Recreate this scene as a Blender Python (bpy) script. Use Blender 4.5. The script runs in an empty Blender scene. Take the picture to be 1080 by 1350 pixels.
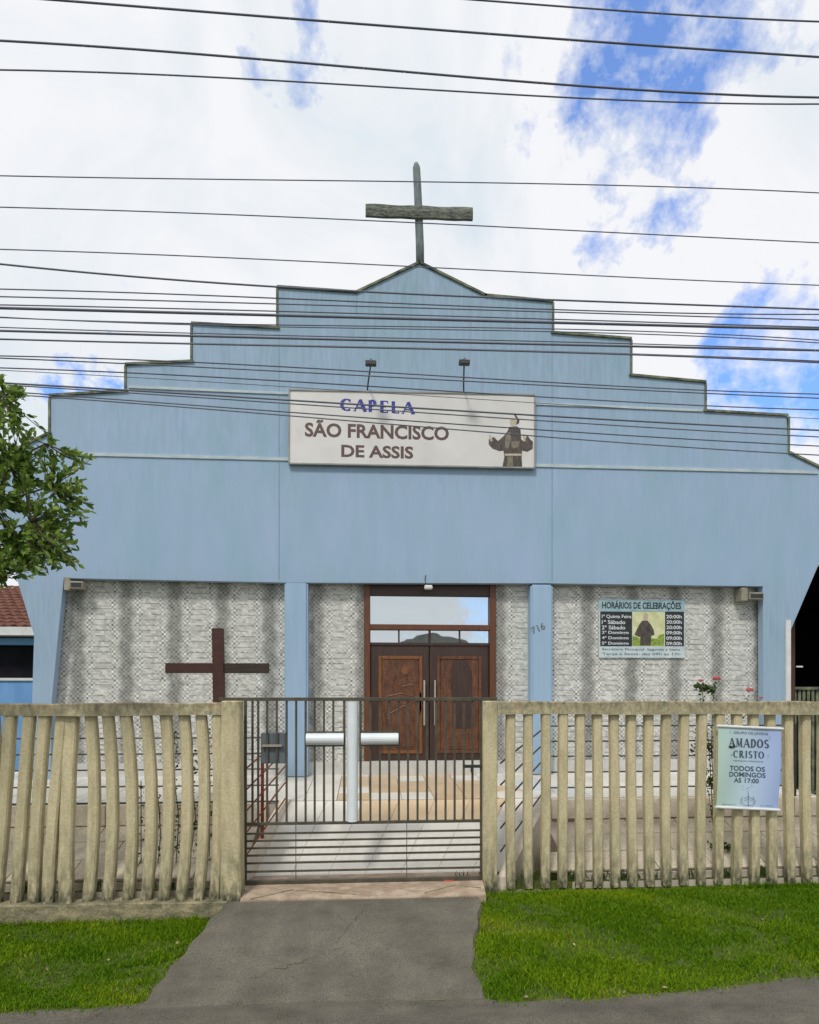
import bpy, bmesh, math, random
import numpy as np
from mathutils import Vector, Matrix, Quaternion
random.seed(7); rng = np.random.default_rng(7)
S = bpy.context.scene
C = bpy.data.collections.new('place'); S.collection.children.link(C)

# ---------------------------------------------------------------- camera, sky, sun, exposure
YAW = math.radians(4.0); F = 830.0; EYE = 2.5
cam = bpy.data.cameras.new('camera'); co = bpy.data.objects.new('camera', cam); C.objects.link(co)
co.location = (0, 0, EYE); co.rotation_euler = (math.pi/2, 0, -YAW)
cam.sensor_fit = 'HORIZONTAL'; cam.sensor_width = 36; cam.lens = 36*F/1080; cam.shift_y = 240/1080
cam.clip_end = 2000; S.camera = co
FW = Vector((math.sin(YAW), math.cos(YAW), 0)); RT = Vector((math.cos(YAW), -math.sin(YAW), 0))
def ray(px, py): return FW*F + RT*(px-540) + Vector((0, 0, 915-py))
def at(px, py, Y):                      # the point seen at a measured spot, on the upright plane y = Y
    r = ray(px, py); t = Y/r.y
    return (r.x*t, EYE + r.z*t)

SUN_EL, SUN_AZ = math.radians(52), math.radians(205)
w = bpy.data.worlds.new('World'); S.world = w; w.use_nodes = True
nt = w.node_tree; nt.nodes.clear()
def N(t, **k):
    n = nt.nodes.new(t)
    for a, b in k.items(): setattr(n, a, b)
    return n
L = nt.links.new
def mth(op, a, b=None, c=None, clamp=False):
    n = N('ShaderNodeMath', operation=op, use_clamp=clamp)
    for i, v in enumerate((a, b, c)):
        if v is None: continue
        if hasattr(v, 'links'): L(v, n.inputs[i])
        else: n.inputs[i].default_value = v
    return n.outputs[0]
sky = N('ShaderNodeTexSky', sky_type='NISHITA', sun_disc=False, sun_elevation=SUN_EL, sun_rotation=SUN_AZ, air_density=1.0, dust_density=0.3, ozone_density=2.5)
tc = N('ShaderNodeTexCoord')
nz1 = N('ShaderNodeTexNoise'); nz1.inputs['Scale'].default_value = 8.5; nz1.inputs['Detail'].default_value = 9; nz1.inputs['Roughness'].default_value = .62; nz1.inputs['Distortion'].default_value = .35
nz2 = N('ShaderNodeTexNoise'); nz2.inputs['Scale'].default_value = 3.6; nz2.inputs['Detail'].default_value = 8; nz2.inputs['Roughness'].default_value = .58; nz2.inputs['Distortion'].default_value = .6
L(tc.outputs['Generated'], nz1.inputs['Vector']); L(tc.outputs['Generated'], nz2.inputs['Vector'])
wp = N('ShaderNodeTexNoise'); wp.inputs['Scale'].default_value = 7.0; wp.inputs['Detail'].default_value = 6; wp.inputs['Roughness'].default_value = .65
L(tc.outputs['Generated'], wp.inputs['Vector'])
wv = N('ShaderNodeVectorMath', operation='MULTIPLY_ADD'); L(wp.outputs['Color'], wv.inputs[0]); wv.inputs[1].default_value = (.52, .52, .52); wv.inputs[2].default_value = (-.26, -.26, -.26)
wa = N('ShaderNodeVectorMath', operation='ADD'); L(tc.outputs['Generated'], wa.inputs[0]); L(wv.outputs[0], wa.inputs[1])
blue = mth('MULTIPLY', mth('SUBTRACT', nz1.outputs[0], .5), 1.7)
acc = None
for px, py, r, a in [(865, 20, .165, 1.0), (840, 115, .12, .74), (745, 60, .12, .52), (345, 12, .10, .60), (275, 40, .06, .45), (755, 165, .05, .58), (1055, 500, .14, .82), (1085, 560, .09, .66), (115, 490, .06, .85), (55, 478, .05, .65),
                     (-700, 200, .3, .5), (2200, 100, .4, .6), (-2500, 500, .3, .5), (500, 800, .12, .44), (600, 790, .08, .43), (620, 835, .08, .42)]:
    d = ray(px, py).normalized()
    if a < .45: d.y = -d.y                       # gaps behind the street, mirrored in the transom
    vm = N('ShaderNodeVectorMath', operation='DISTANCE'); L(wa.outputs[0], vm.inputs[0]); vm.inputs[1].default_value = d
    q = mth('SUBTRACT', 1.0, mth('DIVIDE', vm.outputs['Value'], r), clamp=True)
    q = mth('MULTIPLY', mth('POWER', q, .7), a)
    acc = q if acc is None else mth('MAXIMUM', acc, q)
m = mth('ADD', blue, acc)
m = mth('MULTIPLY', mth('SUBTRACT', m, .28), 2.0, clamp=True); m = mth('MULTIPLY', m, .92)
cr = N('ShaderNodeValToRGB'); cr.color_ramp.elements[0].position = .28; cr.color_ramp.elements[1].position = .56
cr.color_ramp.elements[0].color = (.70, .79, .86, 1); cr.color_ramp.elements[1].color = (.925, .93, .96, 1)
L(nz2.outputs[0], cr.inputs[0])
sk = N('ShaderNodeMix', data_type='RGBA', blend_type='MULTIPLY'); sk.inputs[0].default_value = 1
L(sky.outputs[0], sk.inputs[6]); sk.inputs[7].default_value = (.98, 1.42, 2.0, 1)
mx = N('ShaderNodeMix', data_type='RGBA'); L(m, mx.inputs[0])
cs = N('ShaderNodeMix', data_type='RGBA', blend_type='MULTIPLY'); cs.inputs[0].default_value = 1
SKY = .15
cs.inputs[7].default_value = (1/SKY, 1/SKY, 1/SKY, 1); cs.clamp_result = False
L(cr.outputs[0], cs.inputs[6]); L(cs.outputs[2], mx.inputs[6]); L(sk.outputs[2], mx.inputs[7])
bg = N('ShaderNodeBackground'); bg.inputs['Strength'].default_value = SKY
out = N('ShaderNodeOutputWorld'); L(mx.outputs[2], bg.inputs[0]); L(bg.outputs[0], out.inputs[0])

sl = bpy.data.lights.new('sun', 'SUN'); sl.energy = 2.1; sl.angle = math.radians(9); sl.color = (1, .965, .91)
so = bpy.data.objects.new('sun', sl); C.objects.link(so)
sd = Vector((math.sin(SUN_AZ)*math.cos(SUN_EL), math.cos(SUN_AZ)*math.cos(SUN_EL), math.sin(SUN_EL)))   # towards the sun: behind the camera, a little left
so.rotation_euler = sd.to_track_quat('Z', 'Y').to_euler(); so.location = sd*30
S.view_settings.view_transform = 'Standard'; S.view_settings.look = 'None'; S.view_settings.exposure = 0; S.view_settings.gamma = 1
S.view_settings.use_curve_mapping = False
S.cycles.max_bounces = 8

# ---------------------------------------------------------------- materials
def mat(name, c1, c2=None, scale=6, stretch=(1, 1, 1), rough=.8, bump=.15, bscale=60, metal=0, dirt=None, fine=0, spec=.5, lo=.35, hi=.65, bdist=.01):
    """two-tone noise colour + fine relief; dirt = [(colour, z_lo, z_hi, amount)] worn-in stains by height"""
    M = bpy.data.materials.new(name); M.use_nodes = True; t = M.node_tree; nd = t.nodes; P = nd['Principled BSDF']
    g = nd.new('ShaderNodeNewGeometry')
    mp = nd.new('ShaderNodeMapping'); mp.inputs['Scale'].default_value = stretch; t.links.new(g.outputs['Position'], mp.inputs[0])
    n = nd.new('ShaderNodeTexNoise'); n.inputs['Scale'].default_value = scale; n.inputs['Detail'].default_value = 6; n.inputs['Roughness'].default_value = .6
    t.links.new(mp.outputs[0], n.inputs[0])
    r = nd.new('ShaderNodeValToRGB'); r.color_ramp.elements[0].position = lo; r.color_ramp.elements[1].position = hi
    r.color_ramp.elements[0].color = (*c1, 1); r.color_ramp.elements[1].color = (*(c2 or c1), 1)
    t.links.new(n.outputs[0], r.inputs[0]); col = r.outputs[0]
    n2 = nd.new('ShaderNodeTexNoise'); n2.inputs['Scale'].default_value = bscale; n2.inputs['Detail'].default_value = 4
    t.links.new(g.outputs['Position'], n2.inputs[0])
    if fine:
        mr = nd.new('ShaderNodeMapRange'); mr.inputs[1].default_value = .3; mr.inputs[2].default_value = .7; mr.inputs[3].default_value = 1-fine; mr.inputs[4].default_value = 1+fine
        t.links.new(n2.outputs[0], mr.inputs[0])
        mm = nd.new('ShaderNodeVectorMath'); mm.operation = 'SCALE'; t.links.new(col, mm.inputs[0]); t.links.new(mr.outputs[0], mm.inputs['Scale']); col = mm.outputs[0]
    sx = nd.new('ShaderNodeSeparateXYZ'); t.links.new(g.outputs['Position'], sx.inputs[0])
    for (dc, z0, z1, amt, dst) in (dirt or []):
        n3 = nd.new('ShaderNodeTexNoise'); n3.inputs['Scale'].default_value = 7; n3.inputs['Detail'].default_value = 6
        m3 = nd.new('ShaderNodeMapping'); m3.inputs['Scale'].default_value = dst; t.links.new(g.outputs['Position'], m3.inputs[0]); t.links.new(m3.outputs[0], n3.inputs[0])
        a = nd.new('ShaderNodeMapRange'); a.inputs[1].default_value = z0; a.inputs[2].default_value = z1; a.inputs[3].default_value = 0; a.inputs[4].default_value = 1
        t.links.new(sx.outputs[2], a.inputs[0])
        b = nd.new('ShaderNodeMath'); b.operation = 'MULTIPLY_ADD'; t.links.new(n3.outputs[0], b.inputs[0]); b.inputs[1].default_value = 2.4; b.inputs[2].default_value = -.8; b.use_clamp = True
        c = nd.new('ShaderNodeMath'); c.operation = 'MULTIPLY'; t.links.new(a.outputs[0], c.inputs[0]); t.links.new(b.outputs[0], c.inputs[1])
        d = nd.new('ShaderNodeMath'); d.operation = 'MULTIPLY'; d.use_clamp = True; t.links.new(c.outputs[0], d.inputs[0]); d.inputs[1].default_value = amt
        x = nd.new('ShaderNodeMix'); x.data_type = 'RGBA'; t.links.new(d.outputs[0], x.inputs[0]); t.links.new(col, x.inputs[6]); x.inputs[7].default_value = (*dc, 1); col = x.outputs[2]
    t.links.new(col, P.inputs['Base Color'])
    P.inputs['Roughness'].default_value = rough; P.inputs['Metallic'].default_value = metal; P.inputs['Specular IOR Level'].default_value = spec
    if bump:
        bp = nd.new('ShaderNodeBump'); bp.inputs['Strength'].default_value = bump; bp.inputs['Distance'].default_value = bdist
        t.links.new(n2.outputs[0], bp.inputs['Height']); t.links.new(bp.outputs[0], P.inputs['Normal'])
    return M
def dark(c, k): return tuple(v*k for v in c)
BLUE = (.300, .475, .640)
M = {}
M['blue'] = mat('blue_paint', (.262, .410, .520), (.325, .435, .620), 1.8, (1.6, 1, .35), .75, .3, 70, fine=.07, lo=.3, hi=.7,
                dirt=[((.17, .25, .29), 5.0, 9.6, .8, (2.2, 1, .35)), ((.20, .27, .30), 4.6, 4.05, .5, (5, 1, .25)), ((.36, .46, .60), -2, -1, .35, (.35, 1, .14)), ((.22, .33, .38), 6.2, 8.8, .5, (7, 1, .12)), ((.42, .55, .66), 4.4, 3.9, .25, (3, 1, .3))])
M['pillar'] = mat('pillar_paint', (.29, .43, .58), (.33, .46, .62), 3, (3, 1, .3), .7, .2, 90, fine=.04,
                  dirt=[((.25, .3, .3), 1.5, 1.1, .7, (1, 1, 1))])
M['coping'] = mat('mossy_coping', (.05, .065, .05), (.24, .26, .16), 5, (1, 1, 1), .95, .6, 60, fine=.2)
M['moulding'] = mat('pale_moulding', (.36, .46, .50), (.52, .58, .58), 4, (1, 1, 4), .8, .2, 60, fine=.1)
M['seam'] = mat('dark_seam', (.19, .29, .36), (.24, .35, .45), 5, (1, 1, 1), .9, .1)
M['soffit'] = mat('porch_ceiling_paint', (.22, .18, .14), (.3, .25, .2), 4, rough=.9)
M['white'] = mat('white_paint', (.62, .62, .60), (.74, .74, .72), 5, rough=.6, bump=.1, fine=.03)
M['base_white'] = mat('pale_base', (.50, .50, .47), (.62, .61, .58), 4, rough=.7, bump=.2, fine=.06)
M['redwood'] = mat('red_brown_wood', (.095, .033, .015), (.15, .054, .022), 9, (6, 6, .6), .4, .25, 50, fine=.15)
M['darkwood'] = mat('dark_door_wood', (.035, .019, .015), (.065, .033, .024), 8, (7, 7, .5), .42, .3, 60, fine=.15)
M['panelwood'] = mat('carved_panel_wood', (.075, .028, .014), (.15, .060, .026), 6, (3, 3, 1), .4, .5, 45, fine=.3)
M['trimwood'] = mat('honey_trim_wood', (.15, .055, .018), (.23, .09, .026), 8, (5, 5, 1), .4, .3, 60, fine=.2)
M['crosswood'] = mat('dark_cross_timber', (.05, .017, .013), (.085, .027, .019), 7, (1, 4, 4), .6, .4, 50, fine=.2)
M['crossdark'] = mat('weathered_black_timber', (.028, .020, .015), (.06, .038, .026), 7, (.6, 4, 5), .7, .4, 50, fine=.2)
M['oldwood'] = mat('weathered_grey_timber', (.10, .135, .14), (.20, .24, .235), 7, (5, 5, .8), .9, .6, 60, fine=.25)
M['oldwood_b'] = mat('mossy_timber', (.035, .042, .04), (.20, .215, .17), 8, (1.2, 5, 5), .9, .7, 50, fine=.3)
M['metal'] = mat('dark_grey_metal', (.02, .021, .02), (.045, .045, .038), 8, rough=.5, bump=.1, fine=.1)
M['gatemetal'] = mat('gate_brown_iron', (.045, .042, .028), (.09, .08, .052), 6, rough=.5, bump=.15, fine=.15)
M['rust'] = mat('rusty_red_iron', (.18, .035, .018), (.30, .07, .03), 14, rough=.8, bump=.3, fine=.2)
M['pvc'] = mat('white_tube', (.66, .72, .74), (.74, .79, .80), 5, rough=.35, bump=.03)
M['chrome'] = mat('brushed_steel', (.55, .52, .45), (.68, .64, .56), 5, rough=.3, bump=.02, metal=.7)
M['cable'] = mat('black_cable', (.10, .11, .145), (.13, .14, .18), 5, rough=.6, bump=0)
M['concrete_fence'] = mat('cream_painted_concrete', (.40, .345, .20), (.555, .485, .30), 5, (2.2, 2.2, .5), .88, .5, 38, fine=.12, lo=.25, hi=.6,
    dirt=[((.13, .125, .07), 1.1, .2, 1.25, (3, 3, 1)), ((.055, .06, .035), .42, .16, 2.2, (4, 4, 2)), ((.17, .16, .10), 2.1, 2.43, 1.0, (2.5, 2.5, 1.5))])
M['rail_concrete'] = mat('stained_rail_concrete', (.30, .28, .17), (.52, .46, .285), 3.2, (1.6, 1, 1.4), .88, .6, 40, fine=.16,
    dirt=[((.13, .15, .10), 2.15, 2.42, 1.5, (3, 2, 2)), ((.34, .17, .09), 2.2, 2.4, .5, (3.1, 2, .7))])
M['curb_concrete'] = mat('mossy_base_concrete', (.10, .10, .06), (.34, .29, .17), 5, (1, 1, 2), .95, .8, 35, fine=.25)
M['asphalt'] = mat('asphalt', (.098, .088, .066), (.165, .150, .117), 2.3, (1, .45, 1), .92, .9, 75, fine=.5, lo=.3, hi=.68, dirt=[((.055, .051, .042), -2, -1, .6, (.55, .35, 1)), ((.20, .175, .13), -2, -1, .35, (.4, .9, 1))])
M['road'] = mat('road_asphalt', (.074, .065, .050), (.132, .118, .094), 2.2, (.4, 1, 1), .92, .9, 75, fine=.5, dirt=[((.055, .051, .042), -2, -1, .6, (.55, .35, 1)), ((.20, .175, .13), -2, -1, .35, (.4, .9, 1))])
M['soil'] = mat('soil', (.04, .065, .006), (.09, .11, .015), 4, rough=1, bump=.8, bscale=30, fine=.3)
M['apron'] = mat('pink_concrete', (.30, .22, .155), (.46, .36, .27), 5, (1, 2, 1), .9, .5, 60, fine=.15, lo=.4, hi=.6)
M['stone'] = mat('pale_pink_stone', (.56, .49, .39), (.72, .64, .53), 4, (1, 1, 1), .9, .4, 40, fine=.10,
    dirt=[((.2, .17, .10), .38, .2, 1.0, (1, 1, 1))])
M['yard'] = mat('yard_paving', (.44, .38, .28), (.58, .51, .39), 3, rough=.9, bump=.4, bscale=40, fine=.18)
M['tile_white'] = mat('cream_floor_tile', (.66, .62, .55), (.76, .73, .66), 2, rough=.45, bump=.03, fine=.03)
M['tile_grey'] = mat('bluish_floor_tile', (.58, .60, .60), (.66, .68, .68), 2, rough=.3, bump=.03, fine=.03)
M['tile_peach'] = mat('peach_floor_tile', (.56, .41, .25), (.66, .51, .33), 2.5, rough=.3, bump=.03, fine=.04)
M['grout'] = mat('grout', (.40, .35, .28), (.52, .46, .38), 5, rough=.9)
M['banner_white'] = mat('sign_vinyl', (.60, .59, .56), (.68, .67, .655), 1.6, rough=.5, bump=.05, bscale=8, fine=.02)
M['ink_blue'] = mat('blue_ink', (.02, .03, .28), rough=.5, bump=0)
M['ink_brown'] = mat('brown_ink', (.10, .055, .050), rough=.5, bump=0)
M['ink_dark'] = mat('slate_ink', (.055, .085, .12), rough=.5, bump=0)
M['ink_grey'] = mat('grey_ink', (.10, .13, .15), (.17, .2, .22), 20, rough=.7, bump=0)
M['ink_black'] = mat('black_print', (.012, .015, .017), (.02, .024, .028), 9, rough=.4, bump=0)
M['ink_white'] = mat('white_print', (.62, .65, .67), rough=.4, bump=0)
M['print_sky'] = mat('pale_blue_print', (.22, .38, .46), (.36, .50, .52), 7, rough=.4, bump=0)
M['print_foot'] = mat('pale_footer_print', (.42, .53, .58), (.58, .66, .66), 7, rough=.4, bump=0)
M['print_sun'] = mat('pale_yellow_print', (.52, .54, .26), (.68, .68, .42), 8, rough=.4, bump=0)
M['print_green'] = mat('green_print', (.10, .20, .03), (.34, .42, .06), 25, rough=.4, bump=0)
M['robe'] = mat('brown_robe_print', (.035, .028, .024), (.11, .088, .07), 16, (2, 1, .8), .5, 0)
M['robe2'] = mat('olive_robe_print', (.14, .125, .085), (.22, .20, .15), 18, rough=.5, bump=0)
M['skin_print'] = mat('skin_print', (.42, .34, .24), (.55, .47, .35), 30, rough=.5, bump=0)
M['clay'] = mat('clay_roof_tile', (.10, .036, .022), (.20, .080, .05), 7, rough=.9, bump=.5, bscale=30, fine=.2)
M['cyan_wall'] = mat('bright_blue_wall', (.13, .30, .58), (.18, .37, .66), 2, (2, 2, .5), .7, .1, fine=.05)
M['black'] = mat('shaded_interior', (.008, .008, .011), (.014, .014, .018), 3, rough=.95, bump=0, spec=.1)  # near-black: the shade of unlit interiors is put into the colour
M['brownpost'] = mat('brown_post', (.055, .022, .014), (.09, .035, .02), 6, rough=.7)
M['rooftin'] = mat('roof_sheet', (.24, .24, .23), (.34, .34, .32), 3, rough=.6)
M['bark'] = mat('bark', (.06, .05, .035), (.14, .12, .09), 8, (3, 3, 1), .95, .9, 40, fine=.2)
M['stem'] = mat('green_stem', (.05, .07, .02), (.10, .11, .04), 10, rough=.8)
M['petal'] = mat('pink_petal', (.62, .16, .20), (.80, .34, .36), 40, rough=.6, bump=.1)
M['red'] = mat('red_latch', (.42, .06, .04), (.5, .1, .06), 10, rough=.6)
M['fixture'] = mat('fixture_grey', (.20, .19, .14), (.34, .32, .25), 6, rough=.6)
M['deadleaf'] = mat('dead_leaf', (.16, .10, .04), (.40, .34, .18), 12, rough=.9)
M['houseopp'] = mat('opposite_house_wall', (.40, .36, .30), (.5, .46, .4), 3, rough=.9)
M['roofgrey'] = mat('grey_fibre_roof', (.20, .20, .18), (.30, .29, .26), 3, rough=.95)

def leafmat(name, a, b):
    m_ = bpy.data.materials.new(name); m_.use_nodes = True; t = m_.node_tree; P = t.nodes['Principled BSDF']
    at_ = t.nodes.new('ShaderNodeAttribute'); at_.attribute_name = 'tint'
    oi = t.nodes.new('ShaderNodeObjectInfo')
    ad = t.nodes.new('ShaderNodeMath'); ad.operation = 'ADD'; t.links.new(at_.outputs['Fac'], ad.inputs[0]); t.links.new(oi.outputs['Random'], ad.inputs[1])
    if name == 'grass_blade': t.links.remove(ad.inputs[1].links[0]); ad.inputs[1].default_value = 0
    fr = t.nodes.new('ShaderNodeMath'); fr.operation = 'FRACT'; t.links.new(ad.outputs[0], fr.inputs[0])
    x = t.nodes.new('ShaderNodeMix'); x.data_type = 'RGBA'; t.links.new(fr.outputs[0], x.inputs[0]); x.inputs[6].default_value = (*a, 1); x.inputs[7].default_value = (*b, 1)
    if name == 'grass_blade':
        cr2 = t.nodes.new('ShaderNodeValToRGB'); e_ = cr2.color_ramp.elements; e_[0].color = (*a, 1); e_[1].color = (.42, .34, .13, 1); q_ = e_.new(.86); q_.color = (*b, 1); q_ = e_.new(.45); q_.color = (.14, .26, .008, 1)
        t.links.new(fr.outputs[0], cr2.inputs[0]); t.links.remove(x.inputs[0].links[0]); x.inputs[0].default_value = 0; t.links.new(cr2.outputs[0], x.inputs[6])
    t.links.new(x.outputs[2], P.inputs['Base Color']); P.inputs['Roughness'].default_value = .5
    P.inputs['Specular IOR Level'].default_value = .35
    tr = t.nodes.new('ShaderNodeBsdfTranslucent'); t.links.new(x.outputs[2], tr.inputs[0])
    ms = t.nodes.new('ShaderNodeMixShader'); ms.inputs[0].default_value = .3
    t.links.new(P.outputs[0], ms.inputs[1]); t.links.new(tr.outputs[0], ms.inputs[2]); t.links.new(ms.outputs[0], t.nodes['Material Output'].inputs[0])
    return m_
M['leaf'] = leafmat('tree_leaf', (.060, .145, .016), (.26, .36, .060))
M['grass'] = leafmat('grass_blade', (.055, .140, .003), (.32, .38, .012))
M['grass'].node_tree.nodes['Principled BSDF'].inputs['Specular IOR Level'].default_value = .08
M['rose_leaf'] = leafmat('shrub_leaf', (.035, .07, .015), (.10, .15, .035))

def mirror():
    m_ = bpy.data.materials.new('mirror_film_glass'); m_.use_nodes = True; t = m_.node_tree; P = t.nodes['Principled BSDF']
    P.inputs['Base Color'].default_value = (.58, .64, .66, 1); P.inputs['Metallic'].default_value = .95; P.inputs['Roughness'].default_value = .015
    g = t.nodes.new('ShaderNodeNewGeometry'); n = t.nodes.new('ShaderNodeTexNoise'); n.inputs['Scale'].default_value = 1.7
    b = t.nodes.new('ShaderNodeBump'); b.inputs['Strength'].default_value = .12; b.inputs['Distance'].default_value = .02
    t.links.new(g.outputs['Position'], n.inputs[0]); t.links.new(n.outputs[0], b.inputs['Height']); t.links.new(b.outputs[0], P.inputs['Normal'])
    return m_
M['mirror'] = mirror()

def mosaic():
    """printed ceramic mosaic: rows of small chips with diamond checks round grey bands"""
    m_ = bpy.data.materials.new('chip_mosaic_tile'); m_.use_nodes = True; t = m_.node_tree; nd = t.nodes; P = nd['Principled BSDF']; K = t.links.new
    def mt(op, a, b=None, c=None, clamp=False):
        n = nd.new('ShaderNodeMath'); n.operation = op; n.use_clamp = clamp
        for i, v in enumerate((a, b, c)):
            if v is None: continue
            if hasattr(v, 'links'): K(v, n.inputs[i])
            else: n.inputs[i].default_value = v
        return n.outputs[0]
    g = nd.new('ShaderNodeNewGeometry'); s = nd.new('ShaderNodeSeparateXYZ'); K(g.outputs['Position'], s.inputs[0]); x, z = s.outputs[0], s.outputs[2]
    def cells(u, v):
        c = nd.new('ShaderNodeCombineXYZ'); K(mt('FLOOR', u), c.inputs[0]); K(mt('FLOOR', v), c.inputs[1])
        wn = nd.new('ShaderNodeTexWhiteNoise'); wn.noise_dimensions = '2D'; K(c.outputs[0], wn.inputs[0]); return wn.outputs[0]
    P_ = .765
    wob = nd.new('ShaderNodeTexNoise'); wob.inputs['Scale'].default_value = 1.1; K(g.outputs['Position'], wob.inputs[0])
    zig = mt('MULTIPLY', mt('PINGPONG', z, .19), .30)
    ph = mt('ADD', mt('ADD', x, zig), mt('MULTIPLY', wob.outputs[0], .03))
    band = mt('MULTIPLY_ADD', mt('COSINE', mt('MULTIPLY', ph, 2*math.pi/P_)), .5, .5)           # 1 in the middle of a grey band
    inb = mt('MULTIPLY', mt('SUBTRACT', band, .70), 4.0, clamp=True)
    edge = mt('SUBTRACT', 1.0, mt('MULTIPLY', mt('ABSOLUTE', mt('SUBTRACT', band, .50)), 2.6), clamp=True)
    d0 = cells(mt('DIVIDE', mt('ADD', x, z), .044), mt('DIVIDE', mt('SUBTRACT', x, z), .044))
    CH = .036; fx, fz_ = mt('FLOOR', mt('DIVIDE', x, CH)), mt('FLOOR', mt('DIVIDE', z, CH)); d1 = cells(mt('DIVIDE', x, CH), mt('DIVIDE', z, CH))
    chk = mt('MODULO', mt('ABSOLUTE', mt('ADD', fx, fz_)), 2.0)
    d = mt('ADD', mt('MULTIPLY', chk, .42), mt('ADD', mt('MULTIPLY', d1, .40), mt('MULTIPLY', d0, .18)))
    rowh = .044
    off = mt('MULTIPLY', mt('FLOOR', mt('DIVIDE', z, rowh)), .037)
    rws = cells(mt('DIVIDE', mt('ADD', x, off), .048), mt('DIVIDE', z, rowh*.8))
    ln = mt('FRACT', mt('DIVIDE', z, rowh*2)); line = mt('LESS_THAN', ln, .2)
    seg = mt('GREATER_THAN', cells(mt('DIVIDE', x, .12), mt('DIVIDE', z, rowh*2)), .30)
    line = mt('MULTIPLY', line, seg)
    # values
    vrow = mt('MULTIPLY_ADD', rws, .28, .42)
    vrow = mt('MULTIPLY', vrow, mt('SUBTRACT', 1.0, mt('MULTIPLY', line, .42)))
    vdia = mt('MULTIPLY_ADD', mt('POWER', d, 1.0), .84, .08)
    vban = mt('MULTIPLY_ADD', d, .30, .11)
    def mix(f, a, b): return mt('ADD', mt('MULTIPLY', a, mt('SUBTRACT', 1.0, f)), mt('MULTIPLY', b, f))
    v = mix(inb, mix(edge, vrow, vdia), vban)
    cl = nd.new('ShaderNodeTexNoise'); cl.inputs['Scale'].default_value = 3.0; K(g.outputs['Position'], cl.inputs[0])
    v = mt('MULTIPLY', v, mt('MULTIPLY_ADD', cl.outputs[0], .25, .875))
    # slim joints of the big tiles
    jx = mt('LESS_THAN', mt('FRACT', mt('DIVIDE', x, P_/2)), .006); jz = mt('LESS_THAN', mt('FRACT', mt('DIVIDE', z, .60)), .005)
    v = mt('MULTIPLY', v, mt('SUBTRACT', 1.0, mt('MULTIPLY', mt('MAXIMUM', jx, jz), .35)))
    cc = nd.new('ShaderNodeCombineColor'); K(v, cc.inputs[0]); K(mt('MULTIPLY', v, 1.0), cc.inputs[1]); K(mt('MULTIPLY', v, .935), cc.inputs[2])
    K(cc.outputs[0], P.inputs['Base Color']); P.inputs['Roughness'].default_value = .45
    b = nd.new('ShaderNodeBump'); b.inputs['Strength'].default_value = .5; b.inputs['Distance'].default_value = .006; K(v, b.inputs['Height']); K(b.outputs[0], P.inputs['Normal'])
    return m_
M['mosaic'] = mosaic()

def banner_mat(x0, x1):
    m_ = bpy.data.materials.new('green_to_blue_print'); m_.use_nodes = True; t = m_.node_tree; P = t.nodes['Principled BSDF']
    g = t.nodes.new('ShaderNodeNewGeometry'); s = t.nodes.new('ShaderNodeSeparateXYZ'); t.links.new(g.outputs['Position'], s.inputs[0])
    mr = t.nodes.new('ShaderNodeMapRange'); mr.inputs[1].default_value = x0; mr.inputs[2].default_value = x1; t.links.new(s.outputs[0], mr.inputs[0])
    r = t.nodes.new('ShaderNodeValToRGB'); r.color_ramp.elements[0].color = (.42, .57, .47, 1); r.color_ramp.elements[1].color = (.32, .41, .70, 1)
    e = r.color_ramp.elements.new(.5); e.color = (.46, .59, .70, 1)
    t.links.new(mr.outputs[0], r.inputs[0]); t.links.new(r.outputs[0], P.inputs['Base Color']); P.inputs['Roughness'].default_value = .35
    return m_

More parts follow.
